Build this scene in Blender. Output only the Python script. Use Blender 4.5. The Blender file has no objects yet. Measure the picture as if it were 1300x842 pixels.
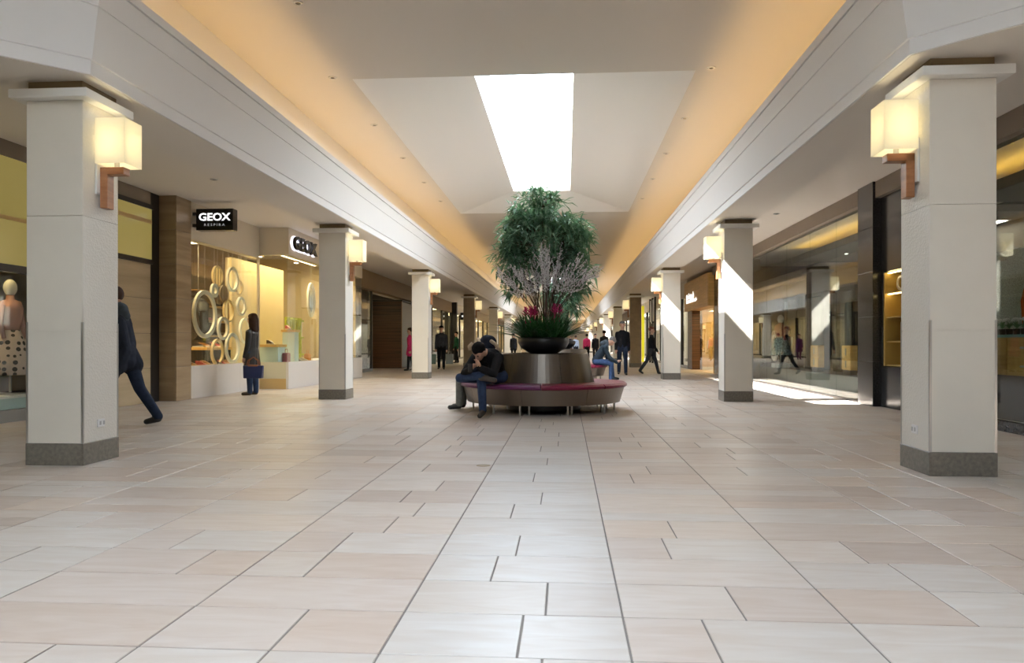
import bpy, bmesh, math, random
from mathutils import Vector, Matrix
R = math.radians
sc = bpy.context.scene
COL = sc.collection

# ------------------------------------------------------------------ camera
FPX, HC, YAW = 950.0, 1.05, math.atan(68 / 950)          # focal length in pixels of the 1300 wide frame, eye height, yaw
cam_d = bpy.data.cameras.new('camera')
cam = bpy.data.objects.new('camera', cam_d)
COL.objects.link(cam)
cam.location = (0, 0, HC)
cam.rotation_euler = (R(90), 0, YAW)
cam_d.sensor_width = 36
cam_d.lens = FPX / 1300 * 36
cam_d.shift_y = 16 / 1300
cam_d.clip_end = 400
sc.camera = cam

# ------------------------------------------------------------------ sky, sun, exposure
world = bpy.data.worlds.new('sky')
sc.world = world
world.use_nodes = True
bg = world.node_tree.nodes['Background']
bg.inputs[0].default_value = (0.82, 0.91, 1.0, 1)
bg.inputs[1].default_value = 18.5
sun_d = bpy.data.lights.new('sun', 'SUN')
sun = bpy.data.objects.new('sun', sun_d)
COL.objects.link(sun)
sun.rotation_euler = Vector((1, 0.25, -1.1)).to_track_quat('-Z', 'Y').to_euler()
sun_d.energy = 75
sun_d.angle = R(0.6)
sun_d.color = (1, 0.95, 0.86)
sc.view_settings.view_transform = 'Standard'
sc.view_settings.look = 'None'
sc.view_settings.exposure = 0.12
sc.view_settings.gamma = 1
sc.view_settings.use_curve_mapping = False
sc.cycles.caustics_reflective = False
sc.cycles.caustics_refractive = False
sc.cycles.sample_clamp_indirect = 6
COVE_E, SHOP_E, SCONCE_E = 8.0, 10.0, 1.5

# the places of the skylights along the mall: (y0, y1) of the ceiling opening
SKY = [(-5.0, 4.4), (11.4, 23.4), (46, 58), (82, 94), (116, 128)]  # first one, unseen over the court, is added and sized for fill light
CX, ZC = -0.65, 5.16                                       # middle of the mall, height of the main ceiling
for a, b in SKY:
    ld = bpy.data.lights.new('skylight_portal', 'AREA')
    lo = bpy.data.objects.new('skylight_portal', ld)
    COL.objects.link(lo)
    lo.location = (-0.705, (a + b) / 2 - .6, 5.62)
    ld.shape = 'RECTANGLE'
    ld.size, ld.size_y = 1.67, b - a - 2.4
    ld.cycles.is_portal = True

# ------------------------------------------------------------------ materials
MATS = {}
def mat(name, col, rough=0.5, metal=0.0, emit=None, es=1.0, noise=None, bump=None, spec=0.5, var=0.0, coat=0.0):
    if name in MATS: return MATS[name]
    m = bpy.data.materials.new(name); m.use_nodes = True
    nt = m.node_tree; b = nt.nodes['Principled BSDF']; L = nt.links
    b.inputs['Base Color'].default_value = (*col, 1)
    b.inputs['Roughness'].default_value = rough
    b.inputs['Metallic'].default_value = metal
    b.inputs['Specular IOR Level'].default_value = spec
    b.inputs['Coat Weight'].default_value = coat
    if emit:
        b.inputs['Emission Color'].default_value = (*emit, 1)
        b.inputs['Emission Strength'].default_value = es
    tc = None
    if noise or bump or var:
        tc = nt.nodes.new('ShaderNodeTexCoord')
    if noise:
        s, amt = noise[0], noise[1]
        mp = nt.nodes.new('ShaderNodeMapping'); L.new(tc.outputs['Object'], mp.inputs[0])
        mp.inputs['Scale'].default_value = noise[2] if len(noise) > 2 else (1, 1, 1)
        n = nt.nodes.new('ShaderNodeTexNoise'); n.inputs['Scale'].default_value = s; n.inputs['Detail'].default_value = 5
        L.new(mp.outputs[0], n.inputs['Vector'])
        mx = nt.nodes.new('ShaderNodeMix'); mx.data_type = 'RGBA'
        mx.inputs['A'].default_value = (*[max(0, c * (1 - amt)) for c in col], 1)
        mx.inputs['B'].default_value = (*[min(1, c * (1 + amt)) for c in col], 1)
        r = nt.nodes.new('ShaderNodeMapRange'); r.inputs[1].default_value = .3; r.inputs[2].default_value = .7
        L.new(n.outputs['Fac'], r.inputs[0]); L.new(r.outputs[0], mx.inputs['Factor'])
        L.new(mx.outputs['Result'], b.inputs['Base Color'])
    if bump:
        n2 = nt.nodes.new('ShaderNodeTexVoronoi' if len(bump) > 2 else 'ShaderNodeTexNoise')
        n2.inputs['Scale'].default_value = bump[0]
        L.new(tc.outputs['Object'], n2.inputs['Vector'])
        bp = nt.nodes.new('ShaderNodeBump'); bp.inputs['Strength'].default_value = bump[1]; bp.inputs['Distance'].default_value = .01
        L.new(n2.outputs[0], bp.inputs['Height']); L.new(bp.outputs[0], b.inputs['Normal'])
    MATS[name] = m
    return m

def tile_mat(name, island, pale=False):
    m = bpy.data.materials.new(name); m.use_nodes = True
    nt = m.node_tree; b = nt.nodes['Principled BSDF']; L = nt.links; N = nt.nodes.new
    if island:
        rnd = N('ShaderNodeNewGeometry').outputs['Random Per Island']
    else:
        rnd = N('ShaderNodeObjectInfo').outputs['Random']
    cr = N('ShaderNodeValToRGB'); e = cr.color_ramp.elements
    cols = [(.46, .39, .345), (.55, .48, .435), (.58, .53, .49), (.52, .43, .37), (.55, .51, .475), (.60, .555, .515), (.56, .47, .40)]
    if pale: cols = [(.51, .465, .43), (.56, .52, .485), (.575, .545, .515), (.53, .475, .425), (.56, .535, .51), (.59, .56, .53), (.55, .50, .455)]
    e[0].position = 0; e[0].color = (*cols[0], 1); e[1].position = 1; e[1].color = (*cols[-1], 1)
    for i in range(1, 6):
        q = e.new(i / 6); q.color = (*cols[i], 1)
    L.new(rnd, cr.inputs[0])
    tc = N('ShaderNodeTexCoord'); mp = N('ShaderNodeMapping'); L.new(tc.outputs['Object'], mp.inputs[0])
    cb = N('ShaderNodeCombineXYZ'); ml = N('ShaderNodeMath'); ml.operation = 'MULTIPLY'; ml.inputs[1].default_value = 57
    L.new(rnd, ml.inputs[0]); L.new(ml.outputs[0], cb.inputs[0]); L.new(ml.outputs[0], cb.inputs[1]); L.new(cb.outputs[0], mp.inputs['Location'])
    mp.inputs['Scale'].default_value = (1.0, 5.0, 1)
    nz = N('ShaderNodeTexNoise'); nz.inputs['Scale'].default_value = 2.2; nz.inputs['Detail'].default_value = 6; nz.inputs['Distortion'].default_value = 1.2
    L.new(mp.outputs[0], nz.inputs['Vector'])
    mr = N('ShaderNodeMapRange'); mr.inputs[1].default_value = .3; mr.inputs[2].default_value = .7
    L.new(nz.outputs['Fac'], mr.inputs[0])
    mx = N('ShaderNodeMix'); mx.data_type = 'RGBA'; mx.blend_type = 'MULTIPLY'; mx.inputs['Factor'].default_value = .55
    c2 = N('ShaderNodeMix'); c2.data_type = 'RGBA'; c2.inputs['A'].default_value = (.80, .70, .62, 1); c2.inputs['B'].default_value = (1, 1, 1, 1)
    L.new(mr.outputs[0], c2.inputs['Factor'])
    L.new(cr.outputs[0], mx.inputs['A']); L.new(c2.outputs['Result'], mx.inputs['B'])
    L.new(mx.outputs['Result'], b.inputs['Base Color'])
    b.inputs['Roughness'].default_value = .38
    b.inputs['Specular IOR Level'].default_value = .5
    return m

def glass_mat(name, tint=(.93, .97, .95), ior=1.55):
    m = bpy.data.materials.new(name); m.use_nodes = True
    nt = m.node_tree; L = nt.links; N = nt.nodes.new
    nt.nodes.remove(nt.nodes['Principled BSDF'])
    out = nt.nodes['Material Output']
    t = N('ShaderNodeBsdfTransparent'); t.inputs[0].default_value = (*tint, 1)
    g = N('ShaderNodeBsdfGlossy'); g.inputs['Roughness'].default_value = .01; g.inputs[0].default_value = (1, 1, 1, 1)
    f = N('ShaderNodeFresnel'); gm = N('ShaderNodeNewGeometry'); mv = N('ShaderNodeMix')   # same index on both faces of a pane
    mv.inputs['A'].default_value = ior; mv.inputs['B'].default_value = 1 / ior
    L.new(gm.outputs['Backfacing'], mv.inputs['Factor']); L.new(mv.outputs['Result'], f.inputs[0])
    x = N('ShaderNodeMixShader'); L.new(f.outputs[0], x.inputs[0]); L.new(t.outputs[0], x.inputs[1]); L.new(g.outputs[0], x.inputs[2])
    L.new(x.outputs[0], out.inputs[0])
    MATS[name] = m
    return m

def leaf_mat(name, c1, c2, tr):
    m = mat(name, c1, .42, noise=(9, .35)); nt = m.node_tree; N = nt.nodes.new; L = nt.links
    t = N('ShaderNodeBsdfTranslucent'); t.inputs[0].default_value = (*c2, 1); x = N('ShaderNodeMixShader'); x.inputs[0].default_value = tr
    L.new(nt.nodes['Principled BSDF'].outputs[0], x.inputs[1]); L.new(t.outputs[0], x.inputs[2]); L.new(x.outputs[0], nt.nodes['Material Output'].inputs[0])
    return m

def shade_mat():
    m = bpy.data.materials.new('lamp_glass'); m.use_nodes = True
    nt = m.node_tree; L = nt.links; N = nt.nodes.new
    nt.nodes.remove(nt.nodes['Principled BSDF'])
    t = N('ShaderNodeBsdfTranslucent'); t.inputs[0].default_value = (.95, .92, .80, 1)
    d = N('ShaderNodeBsdfDiffuse'); d.inputs[0].default_value = (.9, .86, .75, 1)
    x = N('ShaderNodeMixShader'); x.inputs[0].default_value = .55
    L.new(d.outputs[0], x.inputs[1]); L.new(t.outputs[0], x.inputs[2])
    e = N('ShaderNodeEmission'); e.inputs[0].default_value = (1, .93, .70, 1); e.inputs[1].default_value = .10
    a = N('ShaderNodeAddShader'); L.new(x.outputs[0], a.inputs[0]); L.new(e.outputs[0], a.inputs[1])
    L.new(a.outputs[0], nt.nodes['Material Output'].inputs[0])
    return m

def wood_mat(name, c1, c2, scale, rough=.35):
    m = bpy.data.materials.new(name); m.use_nodes = True
    nt = m.node_tree; b = nt.nodes['Principled BSDF']; L = nt.links; N = nt.nodes.new
    tc = N('ShaderNodeTexCoord'); mp = N('ShaderNodeMapping'); mp.inputs['Scale'].default_value = scale
    oi = N('ShaderNodeObjectInfo'); L.new(tc.outputs['Object'], mp.inputs[0])
    cb = N('ShaderNodeCombineXYZ'); ml = N('ShaderNodeMath'); ml.operation = 'MULTIPLY'; ml.inputs[1].default_value = 31
    L.new(oi.outputs['Random'], ml.inputs[0]); L.new(ml.outputs[0], cb.inputs[2]); L.new(ml.outputs[0], cb.inputs[1]); L.new(cb.outputs[0], mp.inputs['Location'])
    n = N('ShaderNodeTexNoise'); n.inputs['Scale'].default_value = 1; n.inputs['Detail'].default_value = 6; n.inputs['Distortion'].default_value = .6
    L.new(mp.outputs[0], n.inputs['Vector'])
    cr = N('ShaderNodeValToRGB'); cr.color_ramp.elements[0].position = .3; cr.color_ramp.elements[0].color = (*c1, 1)
    cr.color_ramp.elements[1].position = .72; cr.color_ramp.elements[1].color = (*c2, 1)
    L.new(n.outputs['Fac'], cr.inputs[0]); L.new(cr.outputs[0], b.inputs['Base Color'])
    b.inputs['Roughness'].default_value = rough
    MATS[name] = m
    return m

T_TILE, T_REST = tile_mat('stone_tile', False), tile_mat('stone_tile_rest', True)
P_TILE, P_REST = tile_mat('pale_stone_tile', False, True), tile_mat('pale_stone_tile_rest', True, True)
GLASS = glass_mat('shop_glass', (.95, .98, .96), 1.35); GLASS_R = glass_mat('shop_glass_dark', (.88, .92, .90), 1.36)
SKYGLASS = glass_mat('skylight_glass', (.96, .98, 1), 1.3)
SHADE = shade_mat()
WOOD_D = wood_mat('walnut', (.035, .018, .010), (.15, .07, .030), (.5, 1.2, 22))
WOOD_O = wood_mat('oak_veneer', (.60, .36, .11), (.80, .50, .18), (.8, .8, 14))
WOOD_A = wood_mat('bracket_wood', (.22, .09, .035), (.36, .16, .07), (4, 4, 20))
STONE_B = wood_mat('travertine_brown', (.27, .19, .11), (.42, .31, .19), (.7, .7, 7), .3)
STONE_L = wood_mat('travertine_light', (.42, .33, .20), (.58, .47, .31), (.7, .7, 6), .3)
grout = mat('grout', (.20, .18, .165), .9)
ceil_m = mat('ceiling_paint', (.67, .63, .57), .85)
well_m = mat('skylight_well_paint', (.88, .87, .84), .85)
soff_m = mat('soffit_paint', (.76, .71, .64), .85)
corn_m = mat('cornice_paint', (.84, .83, .82), .7)
cream = mat('column_panel', (.76, .715, .63), .55, noise=(2, .03))
creamtex = mat('column_mosaic_panel', (.76, .73, .67), .4, bump=(55, .3, 1))
granite = mat('base_granite', (.16, .145, .12), .35, noise=(30, .25))
white_slab = mat('white_slab', (.82, .81, .77), .5)
neck_m = mat('bronze_neck', (.20, .14, .07), .5)
steel = mat('brushed_steel', (.55, .54, .52), .35, .9)
white_p = mat('white_plastic', (.8, .8, .8), .4)
bronze = mat('bronze_metal', (.13, .11, .092), .34, .8, noise=(3, .12, (1, 1, .1)))
bronze_s = mat('bronze_skirt', (.20, .165, .135), .32, .8)
maroon = mat('maroon_vinyl', (.20, .015, .05), .36, spec=.35)
maroon_sky = mat('maroon_vinyl_sky_tint', (.13, .022, .10), .36, spec=.4)  # same maroon pads, with the skylight's reflection put into the colour
dark = mat('dark_metal', (.028, .026, .026), .3, .3)
dgran = mat('black_granite', (.03, .03, .031), .18, noise=(40, .5))
fascia_c = mat('shop_fascia_cream', (.68, .60, .47), .6)
fascia_b = mat('bulkhead_brown', (.21, .165, .125), .55)
fascia_t = mat('bulkhead_tan', (.30, .20, .10), .55)
plinth_w = mat('plinth_white', (.74, .70, .66), .4)
gold_b = mat('gold_base', (.62, .42, .16), .4)
shop_wall = mat('shop_wall_warm', (.66, .53, .31), .7)
shop_dark = mat('shop_wall_dark', (.06, .052, .045), .6)
shop_grey = mat('shop_wall_grey', (.20, .19, .175), .6)
wall_p = mat('wall_paint', (.62, .58, .52), .8)
lit_w = mat('light_panel_warm', (.9, .9, .9), .5, emit=(1, .76, .40), es=SHOP_E)
lit_n = mat('light_panel_neutral', (.9, .9, .9), .5, emit=(1, .92, .80), es=SHOP_E)
cove_l = mat('cove_strip', (.9, .9, .9), .5, emit=(1, .62, .24), es=COVE_E)
black = mat('sign_black', (.012, .012, .014), .25)
text_w = mat('sign_text_lit', (.9, .9, .9), .5, emit=(1, 1, 1), es=1.1)
halo = mat('sign_halo', (.9, .9, .9), .5, emit=(.85, .82, 1), es=2.2)
leaf_g = leaf_mat('leaf_green', (.18, .33, .23), (.24, .42, .20), .28)
leaf_d = leaf_mat('leaf_dark', (.08, .19, .13), (.14, .28, .10), .25)
leaf_s = mat('leaf_strap', (.035, .12, .035), .35, noise=(6, .3))
bark = mat('bark', (.07, .065, .035), .8)
twig = mat('willow_twig', (.10, .055, .045), .7)
catkin = mat('willow_catkin', (.84, .82, .84), .9)
flower = mat('bromeliad_red', (.55, .02, .15), .5)
bowl_m = mat('bowl_black', (.012, .012, .013), .35)
skin = mat('skin', (.52, .30, .21), .55)
hair_b = mat('hair_black', (.008, .007, .007), .8, spec=.1)
hair_br = mat('hair_brown', (.035, .017, .011), .7, spec=.15)
hair_gr = mat('hair_grey', (.11, .10, .095), .6)
eye_m = mat('eye_dark', (.01, .01, .01), .2)
lip_m = mat('lips', (.38, .13, .11), .5)

# ------------------------------------------------------------------ building helpers
ORIG = {}
def link(name, me, m, parent=None, origin=None, smooth=False):
    me.materials.clear() if False else None
    if m is not None and not me.materials: me.materials.append(m)
    if smooth:
        me.polygons.foreach_set('use_smooth', [True] * len(me.polygons))
    o = bpy.data.objects.new(name, me); COL.objects.link(o)
    if parent is not None:
        o.parent = parent; ORIG[o.name] = ORIG.get(parent.name, Vector((0, 0, 0)))
    else:
        o.location = origin or (0, 0, 0); ORIG[o.name] = Vector(origin or (0, 0, 0))
    return o

class MB:
    """collects shapes given in world coordinates"""
    def __init__(s): s.v = []; s.f = []
    def add(s, vs, fs):
        n = len(s.v); s.v += [tuple(v) for v in vs]; s.f += [tuple(i + n for i in f) for f in fs]; return s
    def box(s, x0, x1, y0, y1, z0, z1):
        return s.add([(x0, y0, z0), (x1, y0, z0), (x1, y1, z0), (x0, y1, z0), (x0, y0, z1), (x1, y0, z1), (x1, y1, z1), (x0, y1, z1)],
                     [(0, 3, 2, 1), (4, 5, 6, 7), (0, 1, 5, 4), (1, 2, 6, 5), (2, 3, 7, 6), (3, 0, 4, 7)])
    def quad(s, a, b, c, d): return s.add([a, b, c, d], [(0, 1, 2, 3)])
    def lathe(s, prof, cx, cy, n=48, a0=0, a1=2 * math.pi):
        full = abs(a1 - a0 - 2 * math.pi) < 1e-6
        cnt = n if full else n + 1
        vs = []
        for i in range(cnt):
            a = a0 + (a1 - a0) * i / n
            for r, z in prof: vs.append((cx + r * math.cos(a), cy + r * math.sin(a), z))
        k = len(prof); fs = []
        for i in range(n):
            j = (i + 1) % cnt
            for p in range(k - 1): fs.append((i * k + p, j * k + p, j * k + p + 1, i * k + p + 1))
        if not full:
            fs.append(tuple(range(k))); fs.append(tuple(reversed([(cnt - 1) * k + p for p in range(k)])))
        return s.add(vs, fs)
    def tube(s, pts, rad, n=6):
        pts = [Vector(p) for p in pts]; vs = []; fs = []
        rads = rad if isinstance(rad, (list, tuple)) else [rad] * len(pts)
        for i, p in enumerate(pts):
            d = (pts[min(i + 1, len(pts) - 1)] - pts[max(i - 1, 0)]).normalized()
            a = d.orthogonal().normalized() if i == 0 else (a - d * a.dot(d)).normalized()
            b = d.cross(a)
            for k in range(n):
                t = 2 * math.pi * k / n
                vs.append(p + (a * math.cos(t) + b * math.sin(t)) * rads[i])
        for i in range(len(pts) - 1):
            for k in range(n):
                l = (k + 1) % n
                fs.append((i * n + k, i * n + l, (i + 1) * n + l, (i + 1) * n + k))
        fs.append(tuple(reversed(range(n)))); fs.append(tuple((len(pts) - 1) * n + k for k in range(n)))
        return s.add(vs, fs)
    def sphere(s, c, r, nu=10, nv=7, sc=(1, 1, 1)):
        vs = [(c[0], c[1], c[2] - r * sc[2])]
        for j in range(1, nv):
            t = math.pi * j / nv
            for i in range(nu):
                a = 2 * math.pi * i / nu
                vs.append((c[0] + r * sc[0] * math.sin(t) * math.cos(a), c[1] + r * sc[1] * math.sin(t) * math.sin(a), c[2] - r * sc[2] * math.cos(t)))
        vs.append((c[0], c[1], c[2] + r * sc[2])); fs = []
        for i in range(nu):
            k = (i + 1) % nu
            fs.append((0, 1 + k, 1 + i))
            for j in range(nv - 2): fs.append((1 + j * nu + i, 1 + j * nu + k, 1 + (j + 1) * nu + k, 1 + (j + 1) * nu + i))
            fs.append((1 + (nv - 2) * nu + i, 1 + (nv - 2) * nu + k, len(vs) - 1))
        return s.add(vs, fs)
    def ring(s, c, ro, ri, t, axis='x', sy=1.0, n=36):
        """flat ring of thickness t in the plane normal to axis"""
        prof = [(ri, -t / 2), (ro, -t / 2), (ro, t / 2), (ri, t / 2)]; vs = []
        for i in range(n):
            a = 2 * math.pi * i / n
            for r, w in prof:
                u, v = r * math.cos(a), r * math.sin(a) * sy
                vs.append((c[0] + w, c[1] + u, c[2] + v) if axis == 'x' else (c[0] + u, c[1] + w, c[2] + v))
        fs = []
        for i in range(n):
            j = (i + 1) % n
            for p in range(4): fs.append((i * 4 + p, j * 4 + p, j * 4 + (p + 1) % 4, i * 4 + (p + 1) % 4))
        return s.add(vs, fs)
    def mesh(s, name, off=Vector((0, 0, 0)), bevel=0, seg=1):
        me = bpy.data.meshes.new(name)
        me.from_pydata([(v[0] - off[0], v[1] - off[1], v[2] - off[2]) for v in s.v], [], s.f)
        bm = bmesh.new(); bm.from_mesh(me)
        bmesh.ops.recalc_face_normals(bm, faces=bm.faces)
        if bevel: bmesh.ops.bevel(bm, geom=list(bm.edges), offset=bevel, segments=seg, affect='EDGES', profile=.6)
        bm.to_mesh(me); bm.free()
        return me
    def build(s, name, m, parent=None, bevel=0, smooth=False, origin=None, seg=1):
        if parent is not None: off = ORIG.get(parent.name, Vector((0, 0, 0)))
        elif origin is not None: off = Vector(origin)
        else:
            xs = [v[0] for v in s.v]; ys = [v[1] for v in s.v]; zs = [v[2] for v in s.v]
            off = Vector(((min(xs) + max(xs)) / 2, (min(ys) + max(ys)) / 2, min(zs)))
        return link(name, s.mesh(name, off, bevel, seg), m, parent, off, smooth)

def B(x0, x1, y0, y1, z0, z1): return MB().box(x0, x1, y0, y1, z0, z1)
def tag(o, label=None, cat=None, group=None, kind=None):
    if label: o['label'] = label
    if cat: o['category'] = cat
    if group: o['group'] = group
    if kind: o['kind'] = kind
    return o
def thing(name, label, cat, loc, group=None):
    o = bpy.data.objects.new(name, None); COL.objects.link(o); o.location = loc
    o.empty_display_size = .1
    ORIG[o.name] = Vector(loc)
    return tag(o, label, cat, group)
def struct(o): return tag(o, kind='structure')
def copy_tree(o, parent=None):
    c = o.copy(); COL.objects.link(c); c.parent = parent
    for ch in o.children: copy_tree(ch, c)
    return c
def text_mesh(body, size, depth, bold=0.0, sx=1.0):
    cu = bpy.data.curves.new('lettering', 'FONT'); cu.body = body; cu.size = size; cu.extrude = depth; cu.offset = bold
    cu.align_x = 'CENTER'; cu.align_y = 'CENTER'; cu.resolution_u = 3
    t = bpy.data.objects.new('lettering_tmp', cu); COL.objects.link(t)
    dg = bpy.context.evaluated_depsgraph_get(); dg.update()
    me = bpy.data.meshes.new_from_object(t.evaluated_get(dg)); bpy.data.objects.remove(t)
    me.transform(Matrix.Diagonal((sx, 1, 1, 1)))
    return me
def put_text(body, name, size, depth, m, loc, rot, parent, bold=0.0, sx=1.0, width=None):
    """rot = 3x3 whose columns are text right, text up, text normal"""
    me = text_mesh(body, size, depth, bold, sx)
    if width:
        xs = [v.co.x for v in me.vertices]; me.transform(Matrix.Diagonal((width / (max(xs) - min(xs)), 1, 1, 1)))
    me.transform(Matrix(rot).transposed().to_4x4())
    off = ORIG[parent.name]
    me.transform(Matrix.Translation(Vector(loc) - off))
    me.materials.clear(); me.materials.append(m)
    return link(name, me, m, parent)
FACE_CAM = ((1, 0, 0), (0, 0, 1), (0, -1, 0))              # reads from the camera side
FACE_RIGHT = ((0, 1, 0), (0, 0, 1), (1, 0, 0))             # faces +x
FACE_LEFT = ((0, -1, 0), (0, 0, 1), (-1, 0, 0))            # faces -x
def P(px, py, zc):
    """world point seen at a pixel at camera depth zc"""
    c, s = math.cos(YAW), math.sin(YAW); xc = (px - 650) / FPX * zc
    return Vector((xc * c - zc * s, xc * s + zc * c, HC + (437 - py) / FPX * zc))
def onx(px, py, X):
    c, s = math.cos(YAW), math.sin(YAW); u = (px - 650) / FPX
    zc = X / (u * c - s)
    return Vector((X, u * zc * s + zc * c, HC + (437 - py) / FPX * zc))
def leaf(m, base, d, L, w, droop, up=Vector((0, 0, 1))):
    """a bent lance-shaped leaf: two segments, folded"""
    d = d.normalized(); s = d.cross(up)
    s = s.normalized() if s.length > .01 else Vector((1, 0, 0))
    a = base; b = base + d * L * .45 + Vector((0, 0, -droop * L * .12)); c = base + d * L + Vector((0, 0, -droop * L * .5))
    n = s.cross(d).normalized() * w * .25
    m.add([a, b + s * w / 2 + n, b, b - s * w / 2 + n, c], [(0, 1, 2), (0, 2, 3), (1, 4, 2), (2, 4, 3)])
def rvec(rng): 
    while True:
        v = Vector((rng.uniform(-1, 1), rng.uniform(-1, 1), rng.uniform(-1, 1)))
        if .05 < v.length < 1: return v
ORD = ['first', 'second', 'third', 'fourth', 'fifth', 'sixth', 'seventh', 'eighth', 'ninth', 'tenth', 'eleventh', 'twelfth']
YN, YF = -8.0, 150.0

# ------------------------------------------------------------------ floor
random.seed(4)
floor = struct(B(-13, 10.5, YN, YF, -.12, -.004).build('floor', grout, origin=(0, 0, 0)))
def in_view(x, y):
    c, s = math.cos(YAW), math.sin(YAW); zc = y * c - x * s; xc = x * c + y * s
    return zc > 2.2 and abs(xc / zc) < .70
tiles = []
SW, RH, G = .85, .40, .004
for i in range(-9, 8):
    xa = -.63 + SW * i
    y = YN + .1
    while y < YF:
        k = random.random()
        if k < .72:
            s_ = random.choice((.35, .45, .55, .65))
            cells = [(0, 0, s_, 1), (s_, 0, 1 - s_, 1)]
        elif k < .86: cells = [(0, 0, 1, .5), (0, .5, 1, .5)]
        else: cells = [(0, 0, 1, 1)]
        for (u, v, w, h) in cells: tiles.append((xa + u * SW, y + v * RH, w * SW, h * RH))
        y += RH
tiles.sort(key=lambda t: (t[1] if in_view(t[0] + t[2] / 2, t[1] + t[3] / 2) else 1e4))
TM = {}
rest = MB(); rest_p = MB()
for n, (x, y, w, h) in enumerate(tiles):
    if n < 296:
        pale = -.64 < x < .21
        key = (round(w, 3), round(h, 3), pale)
        if key not in TM:
            TM[key] = B(-w / 2 + G, w / 2 - G, -h / 2 + G, h / 2 - G, -.012, 0).mesh('tile', bevel=.002)
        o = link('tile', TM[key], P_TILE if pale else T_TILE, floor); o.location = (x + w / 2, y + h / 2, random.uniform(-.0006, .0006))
    else:
        a, b_, c_, d = x + G, x + w - G, y + G, y + h - G
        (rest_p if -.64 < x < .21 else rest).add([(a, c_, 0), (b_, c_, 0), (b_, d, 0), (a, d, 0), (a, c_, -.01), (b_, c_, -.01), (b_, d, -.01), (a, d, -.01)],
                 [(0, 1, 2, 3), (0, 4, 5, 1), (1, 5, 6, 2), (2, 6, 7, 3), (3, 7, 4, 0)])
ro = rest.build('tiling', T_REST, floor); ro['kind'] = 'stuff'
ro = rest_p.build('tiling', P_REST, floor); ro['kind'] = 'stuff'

# ------------------------------------------------------------------ main ceiling with skylight wells
XL, XR, GL, GR, ZG, ZS, FI = -3.30, 1.95, -1.54, .13, 5.60, 6.55, 1.2
cm = MB(); CA, CB = -9.0, 7.0
ys = [YN] + [q for p in SKY for q in p] + [YF]
for i in range(0, len(ys), 2): cm.box(CA, CB, ys[i], ys[i + 1], ZC, ZC + .12)
for a, b in SKY: cm.box(CA, XL, a, b, ZC, ZC + .12).box(XR, CB, a, b, ZC, ZC + .12)
ceiling = struct(cm.build('ceiling', ceil_m, origin=(0, 0, 0)))
for a, b in SKY:
    w = MB(); c0 = [(XL, a, ZC), (XR, a, ZC), (XR, b, ZC), (XL, b, ZC)]; c1 = [(GL, a + .6, ZG), (GR, a + .6, ZG), (GR, b - FI, ZG), (GL, b - FI, ZG)]
    c2 = [(x, y, ZS) for x, y, z in c1]
    for k in range(4):
        l = (k + 1) % 4
        w.quad(c0[k], c0[l], c1[l], c1[k]); w.quad(c1[k], c1[l], c2[l], c2[k])
    w.build('skylight_well', well_m, ceiling)
    n = max(2, round((b - a) / 3))
    for k in range(n):
        y0 = a + .6 + (b - a - .6 - FI) * k / n; y1 = a + .6 + (b - a - .6 - FI) * (k + 1) / n
        B(GL, GR, y0, y1, ZS, ZS + .012).build('skylight_pane', SKYGLASS, ceiling)

# ------------------------------------------------------------------ cornice, beam and cove along both column rows
PROF = [(0, 3.33), (0, 3.45), (-.015, 3.455), (-.088, 3.872), (-.070, 3.875), (-.070, 3.889), (-.092, 3.892), (-.128, 4.082), (-.110, 4.085), (-.110, 4.099), (-.132, 4.102),
        (-.15, 4.17), (-.10, 4.17), (-.08, 3.86), (.65, 3.86), (.65, ZC + .02), (.75, ZC + .02), (.75, 3.33)]
def offset_path(path, d, side):
    out = []
    for i, p in enumerate(path):
        p = Vector(p)
        ns = []
        for a, b in ((i - 1, i), (i, i + 1)):
            if 0 <= a and b < len(path):
                t = (Vector(path[b]) - Vector(path[a])).normalized(); ns.append(Vector((t.y, -t.x)) * side)
        n = sum(ns, Vector((0, 0))).normalized()
        out.append(p + n * d / max(.3, n.dot(ns[0])))
    return out
def sweep(prof, path, side, close=True):
    m = MB(); k = len(prof); vs = []
    cols = [offset_path(path, d, side) for d, z in prof]
    for i in range(len(path)):
        for j in range(k): vs.append((cols[j][i].x, cols[j][i].y, prof[j][1]))
    fs = []
    for i in range(len(path) - 1):
        for j in range(k): fs.append((i * k + j, (i + 1) * k + j, (i + 1) * k + (j + 1) % k, i * k + (j + 1) % k))
    fs += [tuple(range(k)), tuple(reversed(range((len(path) - 1) * k, len(path) * k)))]
    return m.add(vs, fs)
PATHS = {'left': ([(-4.0, YF), (-4.0, 6.05), (-6.3, 3.75), (-6.3, YN)], 1), 'right': ([(2.70, YF), (2.70, 6.1), (4.3, 4.5), (4.3, YN)], -1)}
# outward normal: going towards -y, t=(0,-1): (t.y,-t.x)=(-1,0) is left
for n, (side, (path, sg)) in enumerate(PATHS.items()):
    tr = struct(sweep(PROF, path, sg).build('trim_%d' % (n + 1), corn_m, origin=(0, 0, 0)))
    bp = [(0.02, 3.326), (.749, 3.326), (.749, 3.3301), (.02, 3.3301)]
    sweep(bp, path, sg).build('soffit', soff_m, tr)
    sp = [(.02, 3.875), (.10, 3.875), (.10, 3.905), (.02, 3.905)]
    cut = path[:2]
    seg = [YF, 120, 90, 60, 40, 22, 6.05]
    for q in range(len(seg) - 1):
        st = sweep(sp, [(path[0][0], seg[q] - .05), (path[0][0], seg[q + 1] + .05)], sg).build('cove_light', cove_l)
        tag(st, 'warm light strip in the cove above the %s row of columns' % ('shoe shop' if side == 'left' else 'dark glass shop'), 'cove light', 'cove light strips of the %s cornice' % side)
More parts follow.
